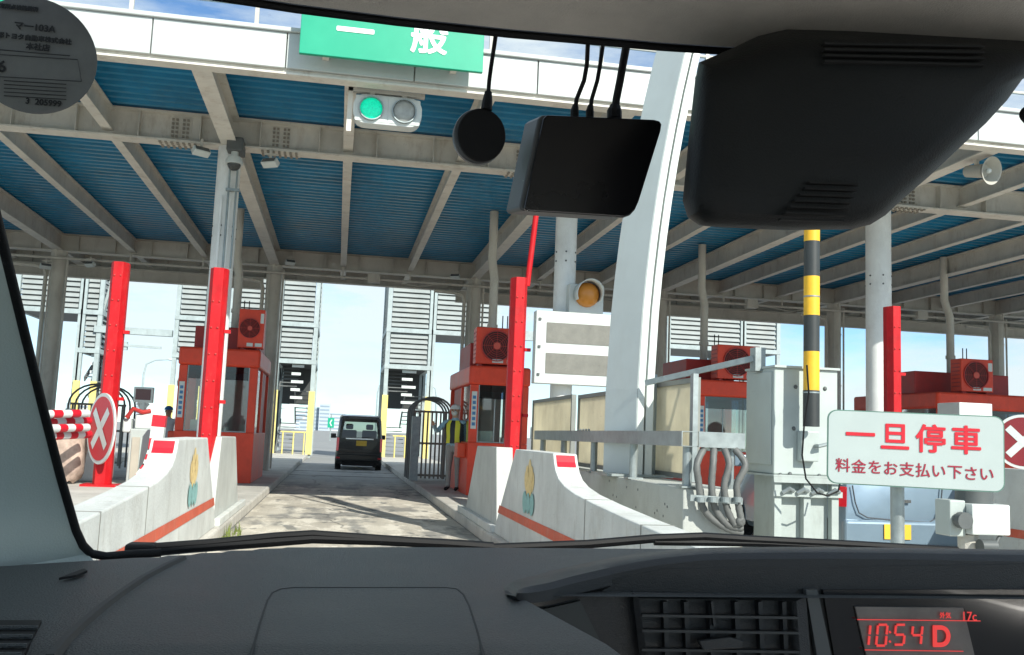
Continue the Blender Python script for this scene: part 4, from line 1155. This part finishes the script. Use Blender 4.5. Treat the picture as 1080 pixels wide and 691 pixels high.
# ------------------------------------------------------------------ louvred towers
YT = 43.
def tower(px0, px1, tiers, label, full=True, side=True, depth=4.0, mid=None, bottom=None):
    xa, xb = at(px0, 400, YT).x, at(px1, 400, YT).x
    s = thing('louvred_tower', label, 'tower', ((xa+xb)/2, YT, IZ), 'louvred stair towers behind the canopy')
    zt = 8.6
    posts = [xa, xb]+([mid] if mid else [])
    for x in posts:
        for y in (YT, YT+depth):
            MB().box((x-.09, y-.09, 0), (x+.09, y+.09, zt)).build('post', LFRAME, s)
    def louv(x0, x1, z0, z1, y, alongx=True):
        m = MB(); n = int((z1-z0)/.215)
        for k in range(n):
            z = z0+(k+.5)*(z1-z0)/n
            if alongx: m.bar((x0, y, z), (x1, y, z), .2, .02, (0, -1.1, .6))
            else: m.bar((y, x0, z), (y, x1, z), .17, .02, (1.1, 0, .6))
        return m
    ZB = [(5.95, 8.5), (4.3, 5.72)]
    for t in range(tiers):
        z0, z1 = ZB[t]
        louv(xa+.12, xb-.12, z0+.04, z1, YT).build('louvre_panel', LOUV, s)
        MB().box((xa+.12, YT+.16, z0+.02), (xb-.12, YT+.19, z1)).build('louvre_shade_sheet', mat('louvre_shade_sheet', (.26, .27, .26), .8), s)  # sheet added behind the slats to give the gaps their interior shade
        if side:
            for x in (xa, xb): louv(YT+.12, YT+depth-.12, z0+.04, z1, x, False).build('louvre_panel', LOUV, s)
        m = MB()
        m.box((xa-.1, YT-.11, z0-.2), (xb+.1, YT+.1, z0))
        if side:
            for x in (xa, xb): m.box((x-.1, YT+.101, z0-.2), (x+.1, YT+depth, z0))
        m.build('girt', LFRAME, s)
        if t == 0: MB().box((xa+.1, YT+.2, z0-.18), (xb-.1, YT+depth-.1, z0-.05)).build('landing', DGREY, s)
    if full:
        st = MB()
        w = xb-xa
        for fl in range(3):
            zb = .2+fl*1.45
            for k in range(8):
                yy = YT+.6+k*.34 if fl % 2 == 0 else YT+3.3-k*.34
                st.box((xa+.15+(w*.42)*(fl % 2), yy, zb+k*.18), (xa+.12+w*.48+(w*.42)*(fl % 2), yy+.3, zb+k*.18+.04))
            st.bar((xa+.14+(w*.42)*(fl % 2), YT+.5 if fl % 2 == 0 else YT+3.4, zb-.1), (xa+.14+(w*.42)*(fl % 2), YT+3.3 if fl % 2 == 0 else YT+.6, zb+1.4), .05, .22)
        st.build('stair', mat('stair_steel', (.16, .17, .17), .6), s)
        m = MB()
        for k in range(6): m.box((xa+.25+(xb-xa)*.25, YT+.15, 2.2+k*.35), (xa+.25+(xb-xa)*(.5+.08*(k % 2)), YT+.25, 2.32+k*.35))
        m.build('tread_edge', SIGNW, s)
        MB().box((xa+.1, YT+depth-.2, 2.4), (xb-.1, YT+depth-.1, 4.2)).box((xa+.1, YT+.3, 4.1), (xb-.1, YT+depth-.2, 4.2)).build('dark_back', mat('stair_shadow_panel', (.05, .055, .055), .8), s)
        for x in (xa, xb): MB().box((x-.13, YT-.2, IZ), (x+.13, YT-.095, 2.9)).build('yellow_guard', PYEL, s)
        m = MB()
        for k in range(3): m.tube([(xa+.5+k*.45, YT-.8, 0), (xa+.5+k*.45, YT-.8, 1.1)], .03, 8)
        m.tube([(xa+.4, YT-.8, 1.1), (xa+1.5, YT-.8, 1.1)], .03, 8).build('handrail', PYEL, s)
    return s
tower(291, 330, 2, 'louvred stair tower left of the lane beyond the canopy')
tower(407, 452, 2, 'louvred stair tower right of the lane beyond the canopy')
tower(455, 521, 1, 'louvred walkway bay behind the nearer red booth', False)
tower(240, 288, 1, 'louvred walkway bay left of the stair tower', False)
tower(182, 214, 2, 'louvred stair tower behind the left red booth', True)
tower(82, 100, 2, 'slim louvred tower behind the far grey column', True)
tower(10, 79, 1, 'wide louvred bay beside the windscreen pillar', False)
tower(704, 782, 1, 'louvred bay left of the striped pole', False)
tower(784, 820, 1, 'narrow louvred bay nearest the striped pole', False)
wk = thing('walkway_beam', 'pale steel walkway beam crossing the sky gap left of the lane', 'beam', (at(140, 352, YT).x, YT, 5))
a, b = at(100, 347, YT), at(182, 352, YT)
MB().bar(a, b, .3, .28).build('beam', LFRAME, wk)
MB().bar(at(118, 300, YT+.5), at(103, 350, YT+.5), .1, .3).bar(at(134, 285, YT), at(126, 345, YT), .2, .22).split('strut', LFRAME, wk)
MB().bar(at(128, 364, YT), at(170, 367, YT), .1, .1).box(at(126, 360, YT), at(131, 369, YT)+Vector((.1, .2, 0))).build('lower_rail', LFRAME, wk)
tag(MB().bar(at(497, 352, YT+2), at(640, 358, YT+2), .3, .45).build('walkway_beam', LFRAME), 'dark walkway girder behind the nearer red booth', 'beam')

# ------------------------------------------------------------------ lamps, far sign, skyline
def lamp(px, pyt, Y, side, label):
    p = at(px, pyt, Y); s = thing('street_lamp', label, 'street lamp', (p.x, Y, 0), 'tall street lamps beyond the plaza')
    MB().tube([(p.x, Y, 0), (p.x, Y, p.z*.8), (p.x+side*.15, Y, p.z*.93), (p.x+side*.8, Y, p.z*.985), (p.x+side*1.8, Y, p.z)], [.1, .08, .07, .06, .05], 8).build('pole', LFRAME, s, smooth=True)
    MB().ball((p.x+side*2.0, Y, p.z), .3, 12, 6, (1, .5, .3)).build('lamp_head', SIGNW, s, smooth=True)
lamp(153, 378, 80, 1, 'tall street lamp seen in the sky gap left of the lane')
lamp(399, 402, 95, 1, 'tall street lamp left of the right stair tower')
lamp(461, 405, 90, -1, 'street lamp seen through the gap beside the red booth')
lamp(283, 430, 130, 1, 'distant street lamp behind the left stair tower')
p = at(349, 446, 110)
s = thing('road_sign', 'small green road sign standing far down the road left of the van', 'sign', (p.x, 110, 0))
MB().box((p.x-.36, 110, p.z-.55), (p.x+.36, 110.1, p.z+.55)).build('panel', GREENS, s)
MB().quad((p.x+.16, 109.98, p.z+.36), (p.x+.02, 109.98, p.z+.36), (p.x-.16, 109.98, p.z), (p.x-.02, 109.98, p.z)).quad((p.x-.16, 109.975, p.z-.01), (p.x-.02, 109.975, p.z-.01), (p.x+.16, 109.975, p.z-.36), (p.x+.02, 109.975, p.z-.36)).build('arrow', SIGNW, s)
MB().box((p.x-.08, 110.1, 0), (p.x+.08, 110.2, p.z+1)).build('post', GALV, s)
for i in range(26):
    px = 318+i*4.6+random.uniform(-1, 1) if i < 9 else (random.uniform(60, 300) if i < 18 else random.uniform(470, 1040))
    Yb = random.uniform(900, 1500); base = at(px, 450, Yb); hb = random.uniform(8, 30); wb = random.uniform(10, 26)
    s = thing('distant_building', 'pale building on the far skyline', 'building', (base.x, Yb, 0), 'buildings on the skyline')
    cm = mat('skyline%d' % (i % 4), [(.5, .55, .58), (.42, .48, .54), (.56, .55, .52), (.38, .45, .5)][i % 4], .8)
    MB().box((base.x-wb/2, Yb, 0), (base.x+wb/2, Yb+15, hb)).build('wall', cm, s)
    m = MB()
    for r_ in range(int(hb//4)): m.box((base.x-wb*.42, Yb-.3, 2+r_*4), (base.x+wb*.42, Yb-.05, 3.6+r_*4))
    if m.v: m.build('window_band', mat('skyline_window', (.25, .32, .38), .4), s)
# grass tuft
m = MB()
for i in range(50):
    x, y = -1.16+random.uniform(-.05, .14), 11.3+random.gauss(0, .35); h = random.uniform(.05, .17); a = random.uniform(0, 6.28); dx, dy = math.cos(a)*.012, math.sin(a)*.012
    t = Vector((x+random.uniform(-.06, .06), y+random.uniform(-.06, .06), h))
    m.add([(x-dx, y-dy, 0), (x+dx, y+dy, 0), t], [(0, 1, 2)])
tag(m.build('grass', mat('grass_green', (.16, .2, .05), .8, var=.3)), 'small tuft of weeds growing along the left kerb', 'grass', kind='stuff')

# ================================================================== OWN CAR INTERIOR
DASH = mat('dash_plastic', (.05, .057, .058), .46, var=.18, bump=.55, bscale=700, scale=9)
DASHD = mat('dark_trim', (.011, .012, .0125), .45, var=.1, bump=.2, bscale=900, scale=30)
PILLAR = mat('pillar_trim', (.46, .52, .5), .6, var=.05, bump=.1, bscale=600)
HEAD = mat('headliner_cloth', (.52, .48, .42), .9, var=.08, bump=.25, bscale=900, scale=40)
COVER = mat('mirror_cover_plastic', (.0055, .0065, .0065), .5, var=.1, bump=.15, bscale=700, spec=.25)
car = thing('own_car', 'interior of the car one sits in, with grey dashboard, pillar and headliner', 'car', (.42, 0, 0))
YFK = [(-.6, .78), (-.42, .87), (-.3, .93), (-.22, .985), (-.17, 1.02), (-.1, 1.08), (-.05, 1.115), (.1, 1.14), (.4, 1.17), (.7, 1.2), (1.3, 1.2)]
def yfront(x):
    for (a, b), (c, d) in zip(YFK, YFK[1:]):
        if a <= x <= c: return b+(d-b)*(x-a)/(c-a)
    return 1.2
WS_B = lambda x: Vector((x, yfront(x)+.012, 1.112))
WS_T = lambda x: Vector((x, .64-.14*((x-.42)/.75)**2, 1.542))
xsW = [-.36+1.56*i/16 for i in range(17)]
MB().loft([[WS_B(x).lerp(WS_T(x), t)+Vector((0, .02*math.sin(t*3.14), .012*math.sin(t*3.14))) for x in xsW] for t in [i/8 for i in range(9)]], closed=False).build('windscreen', WINDSC, car, smooth=True)
# dashboard top
ZD_ = lambda x, y: 1.122-.9*max(0, .62-y)**1.6
tip, low = atz(549, 633, 1.12), atz(640, 700, 1.11)
def xr(y):
    if y > tip.y+.03: return 1.2
    return max(low.x-.2, tip.x+(low.x-tip.x)*(tip.y-y)/(tip.y-low.y))
rows = []
for j in range(40):
    y = 1.2-.9*j/39; X1 = xr(y); row = []
    for i in range(61):
        x = -.5+(X1+.5)*i/60; yy = min(y, yfront(x))
        row.append(Vector((x, yy, ZD_(x, yy)-(.004 if y > yfront(x)+.03 else 0))))
    rows.append(row)
dash = MB().loft(rows, closed=False).build('dashboard', DASH, car, smooth=True)
def on_dash(pts, r, name, mt, lift=0):
    return MB().tube([atz(px, py, 1.1215+lift) for px, py in pts], r, 6).build(name, mt, dash, smooth=True)
SEAM = mat('seam_black', (.01, .011, .012), .7)
on_dash([(255, 715), (265, 691), (274, 658), (282, 634), (287, 626), (296, 622), (310, 620.5), (470, 620.5), (482, 622), (489, 628), (495, 640), (503, 665), (512, 700)], .0011, 'airbag_seam', SEAM)
on_dash([(193, 590), (172, 600), (150, 612), (128, 627), (108, 642), (88, 659), (70, 676), (52, 697)], .0042, 'groove', mat('groove_dark', (.016, .018, .019), .6))
vl = MB()
vp = [atz(px, py, 1.124) for px, py in ((-12, 654), (44, 654), (20, 700), (-60, 700))]
vb = MB().prism(vp, (0, 0, -.01)).build('side_vent', BLACK, dash)
for k in range(4): vl.tube([atz(-20, 662+k*9.5, 1.1255), atz(40-k*6, 662+k*9.5, 1.1255)], .0014, 6)
vl.split('vent_slat', DASH, vb)
MB().prism([atz(px, py, 1.124) for px, py in ((62, 612), (88, 602), (92, 604), (80, 609))], (0, 0, .002)).build('pillar_slot', BLACK, dash)
# dash front skirt
MB().loft([[Vector((-.42, .3, 1.0)), Vector((low.x, .3, 1.0))], [Vector((-.42, .28, .6)), Vector((low.x, .28, .6))]], closed=False).build('glovebox_panel', DASH, dash)
# binnacle lip
UP = [(541.5, 627), (543, 622), (552, 615.5), (575, 610), (600, 603), (640, 594), (680, 587), (720, 582.5), (760, 580), (860, 579), (960, 580), (1100, 582)]
LO = [(542, 628.5), (545, 634), (556, 640), (580, 638), (608, 631), (645, 622), (685, 613), (722, 608), (760, 606), (860, 605), (960, 606), (1100, 609)]
def cat2(P_, n=5):
    out = []
    for i in range(len(P_)-1):
        q0, q1, q2, q3 = [Vector(P_[max(0, min(len(P_)-1, i+k))]) for k in (-1, 0, 1, 2)]
        for j in range(n):
            t = j/n; out.append(.5*((2*q1)+(q2-q0)*t+(2*q0-5*q1+4*q2-q3)*t*t+(3*q1-q0-3*q2+q3)*t**3))
    return out+[Vector(P_[-1])]
rings = []
for i, ((a, b), (c, d)) in enumerate(zip(cat2(UP), cat2(LO))):
    yy = .77+.07*min(1, i/25)
    u0, l0 = at(a, b, yy+.02), at(c, d, yy)
    mid_ = (u0+l0)/2+Vector((0, -.014, .004))
    back = Vector((u0.x+.0, yy+.12, 1.112))
    R = [back, u0+Vector((0, .03, -.0015)), u0, u0.lerp(mid_, .5)+Vector((0, -.006, .002)), mid_, mid_.lerp(l0, .6)+Vector((0, -.003, -.001)), l0, l0+Vector((0, .03, -.004)), Vector((l0.x, yy+.1, 1.06))]
    rings.append(R)
MB().loft(rings, closed=True, caps=True).build('instrument_hood', DASHD, dash, smooth=True)
# centre panel with vent and display
YP = .835
pan = MB().prism([at(px, py, YP) for px, py in ((552, 630), (700, 600), (1100, 595), (1110, 740), (660, 740))], (0, .05, 0)).build('centre_panel', DASHD, dash)
m = MB().prism([at(px, py, YP-.006) for px, py in ((567, 644), (612, 634), (655, 720), (640, 720))], (0, .004, 0)); m.build('trim_wedge', mat('trim_green_grey', (.03, .036, .036), .5), pan)
vf = MB()
O = [(667, 625), (850, 629), (856, 705), (676, 705)]; I = [(674, 631), (840, 634), (845, 705), (684, 705)]
vf.loft([[at(*p_, YP-.012) for p_ in O], [at(*p_, YP-.016) for p_ in I], [at(*p_, YP-.003) for p_ in I]])
vent = vf.build('centre_vent', DASHD, pan)
m = MB()
for y0_ in (650, 666, 686):
    m.bar(at(676, y0_-1.5, YP-.012), at(841, y0_+1, YP-.012), .008, .0022)
m.split('vent_slat', mat('slat_black', (.03, .032, .033), .35), vent)
m = MB()
for px in (700, 722, 748, 775, 800, 825): m.bar(at(px, 634, YP-.004), at(px+3, 705, YP-.004), .004, .008)
m.bar(at(750, 634, YP-.011), at(753, 660, YP-.011), .002, .004)
m.split('vent_fin', mat('fin_black', (.02, .021, .022), .5), vent)
MB().prism([at(px, py, YP-.02) for px, py in ((737, 676), (770, 672), (785, 676), (783, 684), (742, 686))], (0, .006, 0)).build('vent_knob', DASHD, vent, bevel=.001)
MB().prism([at(px, py, YP-.008) for px, py in ((850, 622), (862, 622), (880, 705), (864, 705))], (0, .006, 0)).build('trim_bar', mat('trim_satin', (.07, .075, .076), .35), pan)
scr = MB().prism([at(px, py, YP-.004) for px, py in ((868, 622), (1096, 622), (1100, 715), (884, 715))], (0, .003, 0)).build('display_glass', mat('display_gloss', (.006, .006, .007), .12, coat=.3, var=.05), pan)
MB().prism([at(px, py, YP-.0065) for px, py in ((902, 640), (1016, 641), (1030, 700), (916, 700))], (0, .002, 0)).build('lcd_panel', mat('lcd_reflection_grey', (.15, .13, .115), .3, var=.35, scale=18), scr)  # panel colour lightened to carry the reflection on the screen
LCD = mat('lcd_red', (.8, .05, .045), .5, emit=.3, var=.02)
yd = YP-.0085
m = MB()
def seg7(px, py, w, h, segs, t=2.4, sl=-.1):
    P_ = lambda u, v: at(px+u*w+(v-.5)*h*-sl*-1, py+v*h, yd)
    S = {'a': ((0, 0), (1, 0)), 'b': ((1, 0), (1, .5)), 'c': ((1, .5), (1, 1)), 'd': ((0, 1), (1, 1)), 'e': ((0, .5), (0, 1)), 'f': ((0, 0), (0, .5)), 'g': ((0, .5), (1, .5))}
    for c in segs:
        a, b = S[c]; ax = (b[0]-a[0])*.08; ay = (b[1]-a[1])*.08
        m.bar(P_(a[0]+ax, a[1]+ay), P_(b[0]-ax, b[1]-ay), .001, t*yd/1000, ZA if a[1] == b[1] else XA)
D7 = {'1': 'bc', '0': 'abcdef', '5': 'acdfg', '4': 'bcfg', '7': 'abcf'}
seg7(909, 659, 8, 22, 'bc'); seg7(925, 659, 10, 22, D7['0']); seg7(944, 659, 10, 21, D7['5']); seg7(962, 660, 10, 20, D7['4'])
for yy in (666, 676): m.bar(at(938, yy, yd), at(939.3, yy+1.5, yd), .001, .0016)
m.build('clock_digits', LCD, scr)
text('gear_letter', 'D', .0265, LCD, scr, frame_matrix(at(993, 671, yd), XA, ZA), .0004, .0008)
text('temperature', '外気', .006, LCD, scr, frame_matrix(at(997, 649, yd), XA, ZA), .0003, .0)
text('temperature', '17c', .0115, LCD, scr, frame_matrix(at(1023, 650, yd), XA, ZA), .0003, .0)
MB().bar(at(904, 653.5, yd), at(1034, 655, yd), .0006, .0007).bar(at(912, 685.5, yd), at(1016, 687, yd), .0006, .0007).build('lcd_rule', LCD, scr)
# left pillar with seal
S_ = [(170, 583, 1.08), (140, 584.5, 1.075), (112, 587, 1.06), (96, 584, 1.05), (87, 575, 1.04), (80, 560, 1.03), (64, 505, .99), (46, 435, .94), (28, 362, .89), (8, 280, .83), (-14, 190, .77), (-40, 90, .7), (-70, -30, .62)]
sp_ = [at(*q) for q in S_]
MB().tube(sp_, .0045, 10).build('pillar_seal', BLACK, car, smooth=True)
R = []
for (px, py, yy), e in zip(S_[3:], range(20)):
    p_ = at(px-4, py, yy-.004)
    R.append([p_, p_+Vector((-.02, -.008, -.004)), p_+Vector((-.08, -.05, -.012)), p_+Vector((-.16, -.16, -.03)), p_+Vector((-.2, -.3, -.05))])
R.insert(0, [q+Vector((.03, .0, -.03)) for q in R[0]])
MB().loft(R, closed=False).build('pillar', PILLAR, car, smooth=True)
MB().loft([[Vector((1.2, 1.1, 1.1)), Vector((1.26, .9, 1.1)), Vector((1.3, .8, 1.1))], [Vector((1.12, .55, 1.56)), Vector((1.18, .45, 1.56)), Vector((1.2, .4, 1.56))]], closed=False).build('pillar', PILLAR, car, smooth=True)
# headliner
ED = [(-80, -50), (60, -36), (200, -13), (310, 4), (420, 18), (540, 31), (640, 39.5), (700, 45), (760, 49), (860, 54), (1000, 62), (1150, 72)]
R = []
e0 = [at(px, py, .56) for px, py in ED]
R.append([p_+Vector((0, .012, .01)) for p_ in e0]); R.append(e0)
R.append([p_+Vector((0, -.012, .002)) for p_ in e0]); R.append([p_+Vector((0, -.1, .012)) for p_ in e0]); R.append([p_+Vector((0, -.3, .03)) for p_ in e0]); R.append([p_+Vector((p_.x*.3, -2.2, .05)) for p_ in e0])
MB().loft(R, closed=False).build('headliner', HEAD, car, smooth=True)
MB().loft([[p_+Vector((0, .05, .032)) for p_ in e0], [p_+Vector((0, .014, .004)) for p_ in e0]], closed=False).tube([p_+Vector((0, .012, .002)) for p_ in e0], .0026, 8).build('frit_band', BLACK, car)
# roof skin, doors, floor, seats and bonnet close the cabin
OWNP = mat('own_car_paint', (.6, .6, .6), .25, coat=.5)
MB().box((-.4, -2.2, 1.66), (1.24, .5, 1.68)).build('roof', OWNP, car, bevel=.01)
MB().box((-.44, -2.2, .3), (-.41, 1.0, .98)).box((1.25, -2.2, .3), (1.28, 1.0, .98)).box((-.44, -2.3, .3), (1.28, -2.22, 1.05)).box((-.43, -2.2, .24), (1.27, 1.2, .28)).build('body_shell', OWNP, car, bevel=.02)
MB().loft([[Vector((x, yfront(x)+.24, 1.02)) for x in xsW], [Vector((x, 1.6, 1.0)) for x in xsW], [Vector((x, 1.95, .9)) for x in xsW], [Vector((x, 2.08, .6)) for x in xsW], [Vector((x, 2.08, .25)) for x in xsW]], closed=False).build('bonnet', OWNP, car, smooth=True)
MB().loft([[WS_B(x)+Vector((0, .02, -.012)) for x in xsW], [Vector((x, yfront(x)+.22, 1.075)) for x in xsW], [Vector((x, yfront(x)+.25, 1.0)) for x in xsW]], closed=False).build('cowl', BLACK, car)
# mirror and camera cover
CO = [(737, 66), (770, 52), (800, 38), (830, 31), (900, 33), (1060, 42), (1120, 46), (1100, 70), (1078, 84), (1062, 106), (1040, 130), (1012, 156), (980, 186), (952, 210), (934, 227), (918, 237), (897, 242), (830, 243), (760, 240), (738, 238), (725, 229), (720, 212), (723, 180), (728, 130), (733, 85)]
def cover_ring(k, yy):
    cx_, cy_ = 905, 140
    return [at(cx_+(px-cx_)*k, cy_+(py-cy_)*k, yy) for px, py in CO]
MB().loft([cover_ring(.9, .60), cover_ring(.975, .57), cover_ring(1., .545), cover_ring(1., .532), cover_ring(.99, .517), cover_ring(.965, .506), cover_ring(.92, .498), cover_ring(.85, .493), cover_ring(.7, .49)], caps=True).build('sensor_cover', COVER, car, smooth=True)
m = MB()
for k in range(4): m.bar(at(868, 47+k*6.2, .4885), at(1036, 50+k*6.4, .4885), .004, .0012)
for k in range(7): m.bar(at(852-k*5, 193+k*6.4, .4885), at(904-k*2.6, 195+k*6.4, .4885), .004, .0012)
m.split('cover_slot', mat('slot_black', (.003, .003, .003), .8), car)
q = at(1100, 124, .42)
MB().prism([at(px, py, .42) for px, py in ((1071, 124), (1074, 115), (1100, 104), (1180, 100), (1180, 150), (1080, 134))], (0, -.02, 0)).build('rear_view_mirror', BLACK, car, bevel=.004)
# wipers
def wiper(pts, r, nm): return MB().tube([at(px, py, 1.28) for px, py in pts], r, 8).build(nm, BLACK, car, smooth=True)
wiper([(160, 582), (200, 578), (280, 572), (330, 568), (400, 570), (470, 573.5), (520, 577)], .0065, 'wiper')
wiper([(140, 579), (220, 573), (290, 566), (330, 563.5), (365, 566), (430, 570.5), (500, 574.5)], .0055, 'wiper')
MB().box(at(131, 574, 1.27), at(163, 586, 1.27)+Vector((0, .03, 0))).build('wiper_pivot', BLACK, car, bevel=.004)
wiper([(520, 578), (620, 574), (690, 568), (742, 566), (790, 569), (880, 573.5), (1010, 581)], .006, 'wiper')
wiper([(690, 571.5), (800, 573), (1000, 582)], .005, 'wiper')

# ------------------------------------------------------------------ things stuck on the windscreen
c = at(508, 142, .64)
s = thing('antenna_puck', 'round black sensor puck with a cable hanging behind the windscreen', 'antenna', tuple(c))
MB().prism(disc(c, XA, ZA, .0172, 40, .0192), (0, .004, 0)).build('face', BLACK, s, bevel=.001)
MB().prism(disc(c+Vector((-.0012, .005, .0008)), XA, ZA, .0182, 40, .02), (0, .008, 0)).build('shell', mat('puck_shell', (.06, .065, .065), .4), s, bevel=.002)
MB().tube([at(px, py, .64) for px, py in ((513, 116), (514, 106), (515, 97))], [.0042, .0036, .0026], 10).build('strain_relief', BLACK, s)
MB().tube([at(px, py, yy) for px, py, yy in ((515, 98, .64), (516, 85, .638), (518, 70, .63), (521, 50, .61), (523, 36, .6))], .0015, 8).build('cable', BLACK, s, smooth=True)
fp = [at(px, py, .62) for px, py in ((577, 121), (690, 126), (696, 127.5), (698, 131), (697, 138), (674, 212), (670, 221), (665, 226.5), (658, 229), (556, 222.5), (553, 219), (573, 125))]
s = thing('dash_camera', 'flat black dash camera box hanging from three cables behind the windscreen', 'dash camera', tuple(sum(fp, Vector())/len(fp)))
MB().prism(fp, (0, .004, 0)).build('face', mat('gloss_black', (.004, .004, .005), .25), s, bevel=.001)
bp_ = [v+Vector((-.0025 if i in (0, 9, 10, 11) else .0, .0045, .001)) for i, v in enumerate(fp)]
MB().prism(bp_, (-.006, .022, .002)).build('shell', mat('camera_shell', (.06, .065, .066), .4), s, bevel=.0015)
m = MB()
for k in range(8): 
    q = at(567-k*1.2, 160+k*4.5, .628); m.ball(q+Vector((-.004, 0, 0)), .0008, 6, 4)
m.build('button_dots', mat('button_pale', (.5, .5, .5), .5), s)
for (x0_, x1_, x2_, r_) in ((606, 618, 620, .0016), (622, 632, 636, .0015), (648, 656, 661, .0028)):
    cb_ = MB().tube([at(px, py, yy) for px, py, yy in ((x0_, 124, .635), (x0_+2, 105, .635), (x1_-2, 85, .63), (x1_+1, 68, .62), (x2_, 46, .6))], r_, 10).build('cable', BLACK, s, smooth=True)
    MB().tube([at(x0_, 125, .635), at(x0_, 117, .635), at(x0_+1, 111, .635)], [r_*1.9, r_*1.9, r_*1.3], 10).build('plug', BLACK, cb_)
# round sticker
c = at(35, 58, .655); gx = XA; 
s = thing('round_sticker', 'dark round inspection sticker with printed lines on the windscreen corner', 'sticker', tuple(c))
k_ = .655/1000*1.02
xv = (at(60, 61, .655)-at(10, 56, .655)).normalized(); yv = (at(35, 30, .655)-at(35, 80, .655)).normalized()
STK = mat('sticker_paper', (.12, .12, .115), .7, var=.12, scale=60)
MB().prism(disc(c, xv, yv, 60*k_, 56), (0, .0006, 0)).build('paper', STK, s)
INK = mat('sticker_ink', (.008, .008, .008), .7)
for t, px, py, sz in (('マ一103A', 37, 29, .0062), ('京都トヨタ自動車株式会社', 33, 40, .0042), ('本社店', 40, 49.5, .005), ('定期点検整備済', 20, 8, .0034), ('6', 2, 70, .011), ('3  205999', 46, 108, .0055)):
    text('print', t, sz, INK, s, frame_matrix(at(px, py, .654), xv, yv), .0001, .0002)
m = MB()
def ln(a, b, t=.0004): m.bar(at(*a, .6537), at(*b, .6537), .0002, t)
ln((-10, 57), (82, 63)); ln((82, 63), (86, 86)); ln((86, 86), (-14, 80))
for yy in (86, 90, 94, 98, 102): ln((4, yy-1), (70, yy+3), .0005)
ln((-6, 52), (74, 59), .0005)
m.build('print_lines', INK, s)
